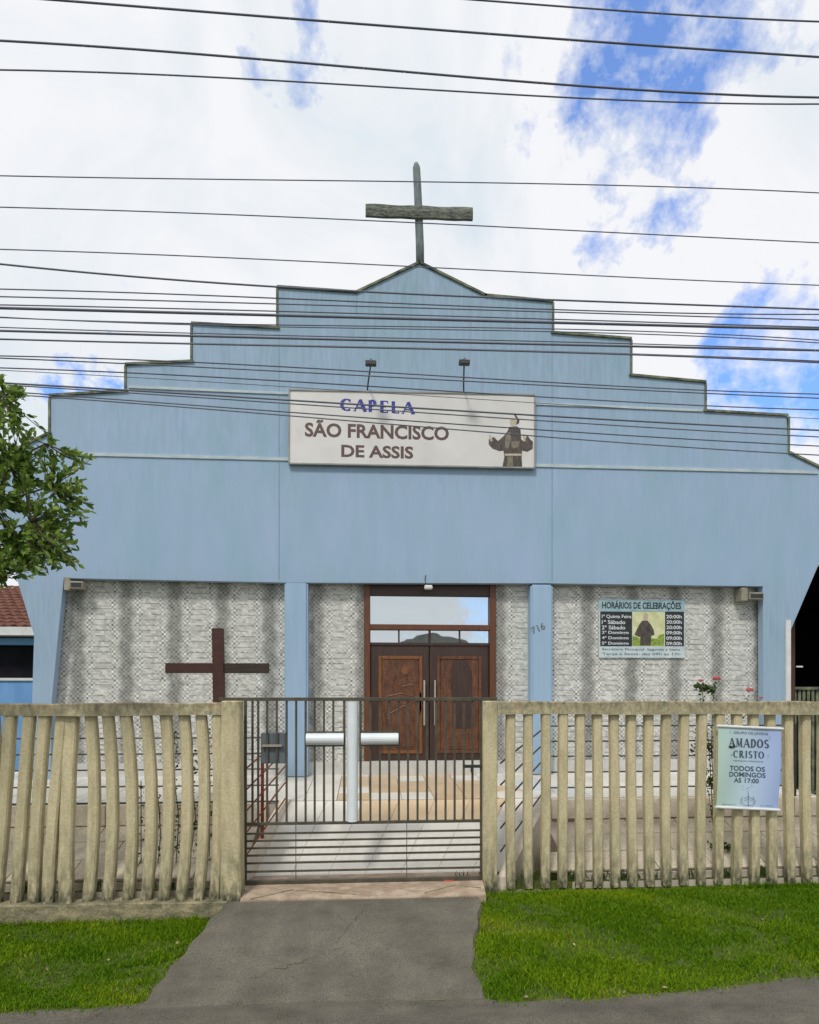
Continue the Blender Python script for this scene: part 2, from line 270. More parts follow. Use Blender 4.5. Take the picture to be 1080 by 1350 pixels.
# ---------------------------------------------------------------- builders
class MB:
    def __init__(s): s.v = []; s.f = []
    def add(s, v, f):
        n = len(s.v); s.v += [tuple(p) for p in v]; s.f += [tuple(i+n for i in q) for q in f]; return s
    def box(s, x0, x1, y0, y1, z0, z1):
        return s.add([(x0,y0,z0),(x1,y0,z0),(x1,y1,z0),(x0,y1,z0),(x0,y0,z1),(x1,y0,z1),(x1,y1,z1),(x0,y1,z1)],
                     [(0,3,2,1),(4,5,6,7),(0,1,5,4),(1,2,6,5),(2,3,7,6),(3,0,4,7)])
    def prism(s, poly, y0, y1):           # outline in x,z pushed from y0 to y1
        n = len(poly)
        a = sum(poly[i][0]*poly[(i+1)%n][1]-poly[(i+1)%n][0]*poly[i][1] for i in range(n))
        if a < 0: poly = poly[::-1]
        v = [(p[0], y0, p[1]) for p in poly] + [(p[0], y1, p[1]) for p in poly]
        f = [tuple(range(n)), tuple(range(2*n-1, n-1, -1))] + [(i, i+n, (i+1)%n+n, (i+1)%n) for i in range(n)]
        return s.add(v, f)
    def tube(s, pts, r, n=8, cap=True):
        pts = [Vector(p) for p in pts]; rs = r if isinstance(r, (list, tuple)) else [r]*len(pts)
        base = len(s.v); up = Vector((0, 0, 1))
        for i, p in enumerate(pts):
            d = (pts[min(i+1, len(pts)-1)] - pts[max(i-1, 0)]).normalized()
            u = d.cross(up if abs(d.z) < .9 else Vector((0, 1, 0))).normalized(); w_ = d.cross(u)
            for k in range(n):
                a = 2*math.pi*k/n; q = p + (u*math.cos(a)+w_*math.sin(a))*rs[i]; s.v.append(tuple(q))
        for i in range(len(pts)-1):
            for k in range(n):
                a = base+i*n+k; b = base+i*n+(k+1)%n; s.f.append((a, b, b+n, a+n))
        if cap: s.f.append(tuple(base+k for k in range(n))[::-1]); s.f.append(tuple(base+(len(pts)-1)*n+k for k in range(n)))
        return s
    def bar(s, a, b, wx, wy):             # square bar between two points
        a = Vector(a); b = Vector(b); d = (b-a).normalized()
        u = d.cross(Vector((0, 1, 0)) if abs(d.y) < .9 else Vector((0, 0, 1))).normalized(); w_ = d.cross(u).normalized()
        v = []
        for p in (a, b):
            for i, j in ((-1,-1),(1,-1),(1,1),(-1,1)): v.append(p + u*(i*wx/2) + w_*(j*wy/2))
        return s.add(v, [(0,1,2,3),(7,6,5,4),(0,4,5,1),(1,5,6,2),(2,6,7,3),(3,7,4,0)])
    def mesh(s, name, bevel=0, smooth=False, seg=1):
        me = bpy.data.meshes.new(name); me.from_pydata(s.v, [], s.f)
        bm = bmesh.new(); bm.from_mesh(me)
        bmesh.ops.recalc_face_normals(bm, faces=bm.faces)
        if bevel: bmesh.ops.bevel(bm, geom=bm.edges[:], offset=bevel, segments=seg, affect='EDGES', clamp_overlap=True)
        bm.to_mesh(me); bm.free()
        if smooth: me.polygons.foreach_set('use_smooth', [True]*len(me.polygons))
        return me
    def build(s, name, m_, parent=None, **k):
        return link(name, s.mesh(name, **k), m_, parent)
def wpos(o):
    v = Vector((0, 0, 0))
    while o: v += Vector(o.location); o = o.parent if o.parent and 'sub' not in o else None
    return v
def link(name, me, m_, parent=None, loc=(0, 0, 0)):
    if m_ and not me.materials: me.materials.append(m_)
    o = bpy.data.objects.new(name, me); C.objects.link(o); o.location = loc
    if parent:
        o.parent = parent; o.matrix_parent_inverse = Matrix.Translation(-ORG.get(parent.name, Vector((0, 0, 0))))
    return o
ORG = {}
def thing(name, label, cat, loc, group=None, kind=None):
    o = bpy.data.objects.new(name, None); C.objects.link(o); o.location = loc; o.empty_display_size = .2
    ORG[o.name] = Vector(loc)
    return tag(o, label, cat, group, kind)
def tag(o, label=None, cat=None, group=None, kind=None):
    for k_, v_ in (('label', label), ('category', cat), ('group', group), ('kind', kind)):
        if v_: o[k_] = v_
    return o
def st(o, label=None): return tag(o, label, None, None, 'structure')

def text_mesh(s, x0, x1, z0, z1, y, depth=.004, bold=0.0, shear=0, dg=[None]):
    """lettering fitted into the box x0..x1, z0..z1, standing on the plane y"""
    cu = bpy.data.curves.new('t', 'FONT'); cu.body = s; cu.offset = bold; cu.shear = shear; cu.resolution_u = 3
    o = bpy.data.objects.new('t', cu); C.objects.link(o); bpy.context.view_layer.update()
    me = bpy.data.meshes.new_from_object(o.evaluated_get(bpy.context.evaluated_depsgraph_get()))
    bpy.data.objects.remove(o); bpy.data.curves.remove(cu)
    me.materials.clear()
    V = np.array([v.co[:] for v in me.vertices]); lo, hi = V.min(0), V.max(0)
    for v in me.vertices:
        a = (v.co.x-lo[0])/(hi[0]-lo[0]); b = (v.co.y-lo[1])/(hi[1]-lo[1])
        v.co = (x0+a*(x1-x0), y, z0+b*(z1-z0))
    return me
def text(name, s, x0, x1, z0, z1, y, m_, parent, bold=0, **k):
    return link(name, text_mesh(s, x0, x1, z0, z1, y, bold=bold, **k), m_, parent)

SER = {  # roman capitals: thick / thin strokes in a unit box, serifs
 'A': ([((0,0),(.5,1),.07), ((.5,1),(1,0),.17), ((.2,.35),(.8,.35),.06)], [(0,0),(1,0)], 1.0),
 'P': ([((.2,0),(.2,1),.17), ('arc',.25,.75,.5,.25,90,-90,.12)], [(.2,0),(.2,1)], .8),
 'E': ([((.2,0),(.2,1),.17), ((.2,.97),(.9,.97),.06), ((.2,.5),(.7,.5),.06), ((.2,.03),(.9,.03),.06), ((.88,.97),(.88,.8),.05), ((.88,.03),(.88,.2),.05)], [(.2,0),(.2,1)], .8),
 'L': ([((.2,0),(.2,1),.17), ((.2,.03),(.9,.03),.06), ((.88,.03),(.88,.24),.05)], [(.2,0),(.2,1)], .75),
 'C': ([('arc',.55,.5,.5,.47,50,310,.13), ((.87,.95),(.87,.72),.05)], [], .95),
 'M': ([((.12,0),(.17,1),.06), ((.17,1),(.5,.1),.15), ((.5,.1),(.83,1),.06), ((.83,1),(.88,0),.16)], [(.1,0),(.9,0),(.12,1),(.88,1)], 1.2),
 'D': ([((.2,0),(.2,1),.17), ('arc',.3,.5,.58,.47,90,-90,.13)], [(.2,0)], 1.0),
 'O': ([('arc',.5,.5,.46,.47,0,360,.13)], [], 1.0),
 'S': ([('arc',.5,.73,.33,.24,30,270,.12), ('arc',.5,.27,.36,.24,90,-150,.14)], [], .75),
 'R': ([((.2,0),(.2,1),.17), ('arc',.25,.75,.45,.25,90,-90,.12), ((.45,.5),(.95,0),.16)], [(.2,0),(.2,1),(.95,0)], .95),
 'I': ([((.5,0),(.5,1),.17)], [(.5,0),(.5,1)], .5),
 'T': ([((.5,0),(.5,1),.17), ((.02,.97),(.98,.97),.06), ((.03,.97),(.03,.8),.05), ((.97,.97),(.97,.8),.05)], [(.5,0)], .85)}
HV = [1.75]
def serif(name, word, x0, x1, z0, z1, y, m_, parent, tilt=0):
    tot = sum(SER[c][2] for c in word)+.22*(len(word)-1); u = (x1-x0)/tot; H = z1-z0; x = x0; mb = MB(); n = 0
    def quad(a, b, w_):
        nonlocal n
        a = Vector(a); b = Vector(b); d = b-a
        if d.length < 1e-6: return
        q = Vector((-d.y, d.x)).normalized()*w_/2; n += 1; yy = y-.0002*(n % 9)
        P4 = [a+q, a-q, b-q, b+q]
        mb.add([(p.x, yy, p.y+tilt*(p.x-x0)) for p in P4], [(0, 1, 2, 3)])
    for c in word:
        strokes, sf, wd = SER[c]; W = wd*u*.94
        T = lambda p: (x+p[0]*W, z0+p[1]*H)
        for s_ in strokes:
            if s_[0] == 'arc':
                _, cx, cy, rx, ry, a0, a1, tw = s_
                ps = [T((cx+rx*math.cos(math.radians(a0+(a1-a0)*i/14)), cy+ry*math.sin(math.radians(a0+(a1-a0)*i/14)))) for i in range(15)]
                for i in range(14):
                    am = math.radians(a0+(a1-a0)*(i+.5)/14); quad(ps[i], ps[i+1], H*(.05+tw*abs(math.cos(am)))*HV[0])
            else: quad(T(s_[0]), T(s_[1]), s_[2]*H*HV[0])
        for p in sf:
            X, Z = T(p); Z += H*.02 if p[1] < .5 else -H*.02
            quad((X-.15*H, Z), (X+.15*H, Z), .05*H)
        x += (wd+.22)*u
    return mb.build(name, m_, parent)

# ---------------------------------------------------------------- the lie of the land
YL, YR, YG = 7.05, 7.30, 7.36          # left fence, right fence, gate
YP, YW, YT = 10.3, 10.50, 8.6           # parapet front, porch wall, terrace edge
def sm(a, b, x):
    t = min(1, max(0, (x-a)/(b-a))); return t*t*(3-2*t)
def top(x): return .03 + (.165-.03)*sm(-2.3, .6, x)
def G(x, y):
    if y > 7.0: return top(x)
    return top(x)*sm(4.6, 6.9, y)*1.0
def gpt(px, py):                       # where the sight line meets the ground
    r = ray(px, py); z = 0
    for _ in range(30):
        t = (z-EYE)/r.z; x, y = r.x*t, r.y*t; z = .5*z+.5*G(x, y)
    return x, y
xs = [-300, -60, -20, -12] + list(np.arange(-8, 9, .25)) + [12, 20, 60, 300]
ys = [-300, -60, -15, -6, 0, 3] + list(np.arange(4, 7.8, .15)) + [9, 12, 20, 60, 300]
mb = MB(); mb.v = [(x, y, G(x, y)) for y in ys for x in xs]; nx = len(xs)
mb.f = [(j*nx+i, j*nx+i+1, (j+1)*nx+i+1, (j+1)*nx+i) for j in range(len(ys)-1) for i in range(nx-1)]
st(mb.build('ground', M['soil'], smooth=True), 'soil under the grass verge and the yard')
# road edge
ed = [(-30, 4.95), (-4.2, 4.95)] + [gpt(*p) for p in [(0, 1336), (100, 1331), (185, 1324)]] + [gpt(*p) for p in [(640, 1319), (700, 1321), (800, 1316), (900, 1307), (1000, 1297), (1080, 1286)]] + [(8, 6.0), (30, 6.0)]
ed.sort()
def redge(x):
    return float(np.interp(x, [e[0] for e in ed], [e[1] for e in ed]))
mb = MB(); xr = [-60, -20, -8] + list(np.arange(-6, 8, .2)) + [20, 60]
rows = [-6.5, 0, 3.5, 4.6]
for x in xr:
    e = redge(x)+.02*math.sin(x*9)
    for y in rows + [e-.25, e]: mb.v.append((x, y, G(x, y)+.005))
    mb.v.append((x, e+.004, G(x, e)-.02))
n = len(rows)+3
for i in range(len(xr)-1):
    for j in range(n-1): mb.f.append((i*n+j, (i+1)*n+j, (i+1)*n+j+1, i*n+j+1))
st(mb.build('road', M['road'], smooth=False), 'grey asphalt of the street along the verge')
zA, zB = at(480, 1184, 6.97)[1], at(480, 1163, YG)[1]
def dh(x, y): g_ = max(G(x, y), 0); return g_-.012+.024*sm(4.95, 5.2, y)+max(0, zA-.014-g_-.012)*sm(5.7, 6.97, y)
def gptd(px, py):
    r_ = ray(px, py); z = 0
    for _ in range(30):
        t = (z-EYE)/r_.z; x, y = r_.x*t, r_.y*t; z = .5*z+.5*dh(x, min(y, 6.97))
    return x, y
lft = [gptd(*p) for p in [(150, 1345), (188, 1324), (225, 1276), (262, 1233), (300, 1190), (312, 1185)]]
rgt = [gptd(*p) for p in [(660, 1335), (640, 1318), (623, 1275), (625, 1240), (631, 1205), (633, 1185)]]
def drive_x(y):
    a = float(np.interp(y, [p[1] for p in lft], [p[0] for p in lft])); b = float(np.interp(y, [p[1] for p in rgt], [p[0] for p in rgt])); return a, b
mb = MB(); yy = list(np.linspace(4.75, 7.0, 24)); K = 14
for y in yy:
    a, b = drive_x(y); a += .015*math.sin(y*17); b += .015*math.sin(y*13+2)
    mb.v.append((a-.03, y, G(a, y)-.03))
    for k in range(K+1):
        x = a+(b-a)*k/K; mb.v.append((x, y, dh(x, y)))
    mb.v.append((b+.03, y, G(b, y)-.03))
n = K+3
for j in range(len(yy)-1):
    for k in range(n-1): mb.f.append((j*n+k, j*n+k+1, (j+1)*n+k+1, (j+1)*n+k))
st(mb.build('driveway', M['asphalt'], smooth=False), 'grey asphalt driveway sloping up to the gate')
# threshold strip under the gate
ax0, ax1 = at(318, 1180, 7.02)[0], at(640, 1180, 7.02)[0]
bx0, bx1 = at(322, 1163, YG+.1)[0], at(634, 1163, YG+.1)[0]
zA, zB = at(480, 1184, 6.97)[1], at(480, 1163, YG)[1]
mb = MB()
mb.add([(ax0, 6.97, zA-.2), (ax1, 6.97, zA-.2), (ax1, 6.97, zA), (ax0, 6.97, zA), (bx0, YG, zB), (bx1, YG, zB), (bx1, YG+.3, zB+.01), (bx0, YG+.3, zB+.01), (bx0, YG+.3, 0), (bx1, YG+.3, 0)],
       [(0, 1, 2, 3), (3, 2, 5, 4), (4, 5, 6, 7), (7, 6, 9, 8)])
st(mb.build('threshold_strip', M['apron']), 'pinkish worn concrete strip under the gate')
mb = MB()
for (a, b) in [((330, 1183), (385, 1172)), ((385, 1172), (470, 1180)), ((560, 1180), (600, 1170)), ((600, 1170), (634, 1175))]:
    def pz(p):
        y = 6.97+(1184-p[1])/21*(YG-6.97); x, _ = at(p[0], p[1], y); return (x, y, zA+(zB-zA)*(y-6.97)/(YG-6.97)+.004)
    mb.bar(pz(a), pz(b), .012, .006)
st(mb.build('threshold_joint', M['curb_concrete']), 'dark worn joint lines in the concrete strip')

# ---------------------------------------------------------------- terrace, ramp, yard
TZ0, TZ1 = 1.05, 1.15
XR0 = at(713, 1055, YT)[0]; XL0 = at(383, 1055, YT)[0]
def tz(y): return TZ0+(TZ1-TZ0)*(y-YT)/(YW-YT)
XT0, XT1 = -6.2, 6.5
mb = MB()
mb.add([(XT0, YT, 0), (XT1, YT, 0), (XT1, YT, TZ0-.012), (XT0, YT, TZ0-.012), (XT0, YW+.3, TZ1), (XT1, YW+.3, TZ1), (XT0, YW+.3, 0), (XT1, YW+.3, 0)],
       [(0, 1, 2, 3), (3, 2, 5, 4), (0, 3, 4, 6), (1, 7, 5, 2)])
terr = st(mb.build('terrace', M['grout']), 'raised porch floor in front of the chapel wall')
tb = {}
for k_ in ('white', 'grey', 'peach'):
    b_ = MB().box(0, .437, 0, .437, -.02, .0); tb[k_] = b_.mesh('floor_tile', bevel=.002)
    tb[k_].materials.append(M['tile_'+k_])
sl_ang = math.atan2(TZ1-TZ0, YW-YT)
for i in range(28):
    for j in range(6):
        x = XT0+.03+i*.445; y = YT+.005+j*.43
        pick = 'white'
        u = (x-XL0)/(XR0-XL0)
        if .30 < u < .82 and (j >= 1 or .5 < u < .7): pick = 'peach' if random.random() < .9 else 'white'
        elif .1 < u < .9 and random.random() < .2: pick = 'peach'
        elif random.random() < .07: pick = 'grey'
        o = link('floor_tile', tb[pick], None, terr, (x, y, tz(y)+.012)); o.rotation_euler = (sl_ang, 0, 0); o.scale = (1, .975, 1)
# entrance ramp between the two wedge walls
zr0 = zB+.01; yr0 = YG+.3
A1 = Vector((at(655, 1163, 7.4)[0], 7.4, .30)); B1 = Vector((XR0, YT, TZ0))
A0 = Vector((at(322, 1163, 7.4)[0]-.02, 7.4, .30)); B0 = Vector((XL0, YT, TZ0))
mb = MB()
def edgx(a, b, y): return a.x+(b.x-a.x)*(y-a.y)/(b.y-a.y)
mb.add([(edgx(A0, B0, yr0), yr0, zr0-.012), (edgx(A1, B1, yr0), yr0, zr0-.012), (B1.x, YT, TZ0-.012), (B0.x, YT, TZ0-.012)], [(0, 1, 2, 3)])
ramp = st(mb.build('ramp', M['grout']), 'short tiled ramp from the gate up to the porch')
for j in range(3):
    ya = yr0+(YT-yr0)*j/3+.002; yb = yr0+(YT-yr0)*(j+1)/3-.003
    za = zr0+(TZ0-zr0)*(ya-yr0)/(YT-yr0); zb = zr0+(TZ0-zr0)*(yb-yr0)/(YT-yr0)
    for i in range(7):
        u0, u1 = i/7+.001, (i+1)/7-.001
        P4 = []
        for (y, z, u) in ((ya, za, u0), (ya, za, u1), (yb, zb, u1), (yb, zb, u0)):
            xl, xr_ = edgx(A0, B0, y), edgx(A1, B1, y); P4.append((xl+(xr_-xl)*u, y, z))
        m_ = M['tile_peach'] if (j == 2 and i in (2, 3, 4, 5)) else M['tile_white']
        q = MB(); q.add([(p[0], p[1], p[2]-.012) for p in P4]+P4, [(0, 3, 2, 1), (4, 5, 6, 7), (0, 1, 5, 4), (1, 2, 6, 5), (2, 3, 7, 6), (3, 0, 4, 7)])
        q.build('ramp_tile', m_, ramp)
# wedge walls
def wedge(name, a, b, label):
    s_ = 1 if a.x > 0 else -1
    mb = MB(); t_ = .13*s_
    mb.add([(a.x, a.y, 0), (a.x+t_, a.y, 0), (b.x+t_, b.y-.003, 0), (b.x, b.y-.003, 0), (a.x, a.y, a.z+.02), (a.x+t_, a.y, a.z+.02), (b.x+t_, b.y-.003, b.z+.03), (b.x, b.y-.003, b.z+.03)],
           [(0, 1, 2, 3), (4, 5, 6, 7), (0, 4, 5, 1), (1, 5, 6, 2), (2, 6, 7, 3), (3, 7, 4, 0)])
    o = mb.build(name, M['stone']); st(o, label)
wedge('ramp_wall', A1, B1, 'sloping pale wall along the right side of the ramp')
wedge('ramp_wall', A0, B0, 'sloping pale wall along the left side of the ramp')
# terrace front: coping stones and block courses
tw = st(MB().box(XT0, XT1, YT-.03, YT-.002, 0, TZ0-.03).build('terrace_front', M['grout']), 'masonry face of the porch floor')
cop = MB().box(0, .69, -.06, .0, -.27, 0).mesh('coping_stone', bevel=.006); cop.materials.append(M['stone'])
blk = MB().box(0, .44, -.035, .0, -.24, 0).mesh('stone_block', bevel=.008); blk.materials.append(M['stone'])
for (x0, x1) in ((XT0, XL0-.14), (XR0+.14, XT1)):
    x = x0
    while x < x1-.3:
        link('coping_stone', cop, None, tw, (x, YT-.03, TZ0-.005+random.uniform(-.004, .004))); x += .7
YA, ZA_, YB_, ZB_ = 7.47, .37, YT-.035, .775
mb = MB()
for (x0, x1) in ((-6.2, A0.x-.02), (B1.x+.05, 6.6)):
    mb.add([(x0, 7.40, 0), (x1, 7.40, 0), (x1, YB_, 0), (x0, YB_, 0), (x0, 7.40, .24), (x1, 7.40, .24), (x0, YA, .25), (x1, YA, .25), (x0, YA, ZA_-.05), (x1, YA, ZA_-.05), (x1, YB_, ZB_-.04), (x0, YB_, ZB_-.04)],
           [(0, 1, 5, 4), (4, 5, 7, 6), (6, 7, 9, 8), (8, 9, 10, 11), (0, 4, 6, 8), (0, 8, 11, 3), (1, 9, 7, 5), (1, 2, 10, 9)])
yb_ = st(mb.build('yard', M['grout']), 'narrow paved yard rising from the fence to the porch')
ya_ = math.atan2(ZB_-ZA_, YB_-YA); yl_ = math.hypot(ZB_-ZA_, YB_-YA)/3
slb = MB().box(0, .69, 0, yl_-.008, -.035, 0).mesh('paving_slab', bevel=.005); slb.materials.append(M['yard'])
for j in range(3):
    x = -6.2+(.35 if j == 1 else 0)
    while x < 6.3:
        yq = YA+yl_*j*math.cos(ya_); xe_ = B1.x+.15 if j == 2 else edgx(A1, B1, min(yq+yl_, YT))+.15
        if x+.69 < A0.x-.02 or x > xe_:
            o = link('paving_slab', slb, None, yb_, (x, yq, ZA_+yl_*j*math.sin(ya_)+random.uniform(-.003, .003))); o.rotation_euler = (ya_+random.uniform(-.006, .006), random.uniform(-.005, .005), 0)
        x += .7
ti = MB()
for (x0, x1) in ((-6.2, A0.x-.02), (A1.x+.15, 6.6)): ti.box(x0, x1, 7.405, YA-.01, 0, .25)
st(ti.build('planting_strip', M['soil']), 'weedy soil strip between the fence and the paving')
# ---------------------------------------------------------------- chapel
chapel = thing('chapel_building', 'pale blue chapel with stepped parapet and mosaic porch wall behind the fence', 'chapel', (0, YP, 0))
OUT = [(38, 1060), (45, 838), (14, 735), (-45, 645), (-45, 627), (67, 572), (67, 523), (167, 517), (167, 482), (254, 478), (254, 428), (367, 434), (367, 380),
       (470, 387), (553, 348), (640, 391), (728, 399), (728, 440), (831, 448), (831, 496), (929, 505), (929, 543), (1037, 549), (1040, 598),
       (1160, 655), (1160, 668), (1079, 745), (1043, 830), (1037, 1060), (1007, 1060), (1006, 773), (730, 769), (376, 768), (84, 762), (68, 925), (66, 1060)]
poly = [at(px, py, YP) for px, py in OUT]
poly = [(x, max(z, .6)) for x, z in poly]
wall = MB().prism(poly, YP, YP+.14).build('parapet_wall', M['blue'], chapel)
def seg_strip(a, b, th, out_, y0, y1, lift=0):
    """a strip th thick lying along the edge a-b, standing proud"""
    (x0, z0), (x1, z1) = a, b; d = Vector((x1-x0, z1-z0)); L_ = d.length; d.normalize(); n_ = Vector((-d.y, d.x))
    p = [Vector((x0, z0))-d*out_+n_*lift, Vector((x1, z1))+d*out_+n_*lift]
    return [tuple(p[0]), tuple(p[1]), tuple(p[1]+n_*th), tuple(p[0]+n_*th)]
for i in range(4, 24):
    if i in (4,): pass
    a, b = poly[i], poly[i+1]
    vert = abs(b[0]-a[0]) < .08
    if vert:
        xo = .5*(a[0]+b[0]); left = xo < poly[14][0]
        MB().box(xo-(.035 if left else -.003), xo+(-.003 if left else .035), YP-.018, YP+.16, min(a[1], b[1])+.002, max(a[1], b[1])-.004).build('edge_capping', M['coping'], chapel)
    else:
        MB().prism(seg_strip(a, b, .036, .02, 0, 0, .001), YP-.03, YP+.18).build('coping', M['coping'], chapel)
def band(p, q, th, name='moulding', proud=.018, m_='moulding'):
    a, b = at(*p, YP), at(*q, YP)
    MB().prism([(a[0], a[1]), (b[0], b[1]), (b[0], b[1]+th), (a[0], a[1]+th)], YP-proud, YP+.02).build(name, M[m_], chapel)
band((68, 600), (1078, 625), .05)
band((170, 512), (926, 543), .04)
for px, y0, y1 in ((368, 440, 764), (728, 446, 766), (470, 392, 412)):
    a, b = at(px, y0, YP), at(px, y1, YP); MB().box(a[0]-.006, a[0]+.006, YP-.004, YP+.01, b[1], a[1]).build('wall_joint', M['seam'], chapel)
zc = at(500, 768, YP)[1]
# porch pillars
for px0, px1 in ((375, 406), (700, 729)):
    a, b = at(px0, 768, YP)[0], at(px1, 768, YP)[0]
    MB().box(a, b, YP-.012, YP+.30, tz(YP), zc+.006).build('pillar', M['pillar'], chapel, bevel=.03, seg=3, smooth=False)
# porch ceiling, side returns
xl, xr2 = at(66, 900, YP)[0], at(1010, 900, YP)[0]
MB().box(xl-.3, xr2+.3, YP+.14, YW+.2, zc+.02, zc+.15).build('porch_ceiling', M['soffit'], chapel)
MB().box(xl-.25, xl-.02, YP+.14, YW+.2, .6, zc+.02).build('side_wall', M['mosaic'], chapel)
MB().box(xr2+.02, xr2+.25, YP+.14, YW+.2, .6, zc+.02).build('side_wall', M['mosaic'], chapel)
# mosaic wall panels
dx0, dx1 = at(480, 900, YW)[0], at(653, 900, YW)[0]
zb_ = at(560, 1003, YW)[1]
for (x0, x1) in ((xl-.02, dx0), (dx1, xr2+.02)):
    MB().box(x0, x1, YW, YW+.2, zb_, zc+.02).build('mosaic_wall', M['mosaic'], chapel)
    MB().box(x0, x1, YW-.012, YW+.2, .9, zb_-.002).build('base_course', M['base_white'], chapel)
# door and transom
DY = YW+.03
d = thing('x', None, None, (0, 0, 0)); bpy.data.objects.remove(d)
def X(px, Y=DY): return at(px, 900, Y)[0]
def Z(py, Y=DY, px=565): return at(px, py, Y)[1]
fr = MB()
fr.box(X(480), X(488), DY-.07, DY+.12, zb_-.1, zc+.02); fr.box(X(645), X(653), DY-.07, DY+.12, zb_-.1, zc+.02)
fr.box(X(488), X(645), DY-.07, DY+.12, Z(831), Z(824)); 
MB().box(X(488), X(645), DY-.03, DY+.12, Z(786), zc+.02).build('door_head', M['darkwood'], chapel)
fr.build('door_frame', M['redwood'], chapel, bevel=.004)
MB().box(X(479), X(654), DY-.10, DY+.15, .9, zb_).build('doorstep', M['base_white'], chapel)
MB().box(X(480), X(653), DY+.13, DY+.2, zb_, zc).build('door_backing', M['black'], chapel)
MB().box(X(488.3), X(644.7), DY+.02, DY+.03, Z(823.5), Z(786.5)).build('pane', M['mirror'], chapel)
tr = MB().box(X(488.3), X(644.7), DY-.02, DY+.05, Z(851), Z(847.5)).build('transom_frame', M['darkwood'], chapel)
for a, b in ((488.5, 525), (527, 565), (568, 605), (607, 644.5)):
    MB().box(X(a), X(b), DY+.01, DY+.02, Z(847.3), Z(831.2)).build('pane', M['mirror'], tr)
for px in (526, 566.5, 606): MB().box(X(px)-.013, X(px)+.013, DY-.015, DY+.04, Z(847.4), Z(831.2)).build('glazing_bar', M['darkwood'], tr)
for (a, b, pa, pb, hx) in ((488.5, 565.6, 499, 557, 559), (566.6, 644.5, 576, 635, 573)):
    leaf = MB().box(X(a), X(b), DY+.0, DY+.05, zb_+.004, Z(851.3)).build('door_leaf', M['darkwood'], chapel, bevel=.004)
    z0, z1 = zb_+.12, Z(865)
    t_ = .055; yy0, yy1 = DY-.022, DY+.002
    for (x0, x1, q0, q1) in ((X(pa), X(pa)+t_, z0, z1), (X(pb)-t_, X(pb), z0, z1), (X(pa)+t_, X(pb)-t_, z1-t_, z1), (X(pa)+t_, X(pb)-t_, z0, z0+t_)):
        MB().box(x0, x1, yy0, yy1, q0, q1).build('panel_trim', M['trimwood'] if hx == 559 else M['panelwood'], leaf, bevel=.006)
    MB().box(X(pa)+t_+.003, X(pb)-t_-.003, DY-.012, DY+.002, z0+t_+.003, z1-t_-.003).build('carved_panel', M['panelwood'], leaf, bevel=.005)
    # upright pull handle
    mb = MB(); hz0, hz1 = Z(956), Z(897); hxw = X(hx)
    mb.tube([(hxw, DY-.07, hz0), (hxw, DY-.07, hz1)], .016, 10)
    for hz in (hz0+.12, hz1-.12): mb.tube([(hxw, DY-.07, hz), (hxw, DY+.005, hz)], .010, 8)
    mb.build('pull_handle', M['chrome'], leaf)
    if hx == 559:      # carved half figure in low relief
        mb = MB(); cxp = X(534); cz = Z(884)
        def ell(cx, cz_, rx, rz, y0, y1, n=14): mb.prism([(cx+rx*math.cos(2*math.pi*k/n), cz_+rz*math.sin(2*math.pi*k/n)) for k in range(n)], y0, y1)
        ell(cxp, cz, .062, .082, DY-.028, DY-.01); ell(cxp-.004, cz-.006, .040, .055, DY-.036, DY-.027)
        mb.build('carved_head', M['trimwood'], leaf)
        mb = MB(); mb.prism([at(px, py, DY) for px, py in ((520, 897), (548, 897), (556, 915), (556, 935), (546, 985), (520, 985), (506, 935), (503, 920))], DY-.022, DY-.01)
        mb.build('carved_robe', M['panelwood'], leaf, bevel=.006)
        mb = MB()
        for pts in ([(520, 900), (530, 905), (545, 902)], [(511, 918), (530, 914), (552, 920)], [(515, 940), (533, 930), (548, 938)], [(525, 950), (524, 980)], [(538, 945), (540, 980)]):
            mb.tube([(*at(px, py, DY)[:1], DY-.026, at(px, py, DY)[1]) for px, py in pts], .007, 6)
        mb.build('carved_fold', M['trimwood'], leaf)
    else:
        mb = MB()
        mb.prism([at(px, py, DY) for px, py in ((598, 870), (613, 870), (622, 885), (622, 960), (598, 960), (594, 885))], DY-.022, DY-.01)
        mb.build('carved_figure', M['darkwood'], leaf, bevel=.006)
# house number painted on the right pillar
num = text_mesh('716', 0, .24, 0, .12, 0, bold=.015)
o = link('house_number', num, M['ink_grey'], chapel); a = at(703, 835, YP-.014)
o.location = (a[0]+.0, YP-.016, a[1]-.02); o.rotation_euler = (0, -math.radians(24), 0)
# nave behind
bx0_, bx1_ = at(45, 900, YP)[0]+.05, at(1040, 900, YP)[0]-.05
nv = MB()
nv.box(bx0_-.06, bx0_+.14, YW+.2, 26, 0, 5.6); nv.box(bx1_-.14, bx1_+.06, YW+.2, 26, 0, 5.6); nv.box(bx0_+.14, bx1_-.14, 25.8, 26, 0, 5.6)
nv.build('nave_wall', M['blue'], chapel)
pk = (bx0_+bx1_)/2
MB().add([(bx0_-.5, YP+.3, 5.45), (pk, YP+.3, 7.9), (bx1_+.5, YP+.3, 5.45), (bx0_-.5, 26.3, 5.45), (pk, 26.3, 7.9), (bx1_+.5, 26.3, 5.45),
          (bx0_-.5, YP+.3, 5.35), (pk, YP+.3, 7.8), (bx1_+.5, YP+.3, 5.35), (bx0_-.5, 26.3, 5.35), (pk, 26.3, 7.8), (bx1_+.5, 26.3, 5.35)],
         [(0, 1, 4, 3), (1, 2, 5, 4), (6, 9, 10, 7), (7, 10, 11, 8), (0, 3, 9, 6), (2, 8, 11, 5), (0, 6, 7, 1), (1, 7, 8, 2), (3, 4, 10, 9), (4, 5, 11, 10)]).build('roof', M['rooftin'], chapel)
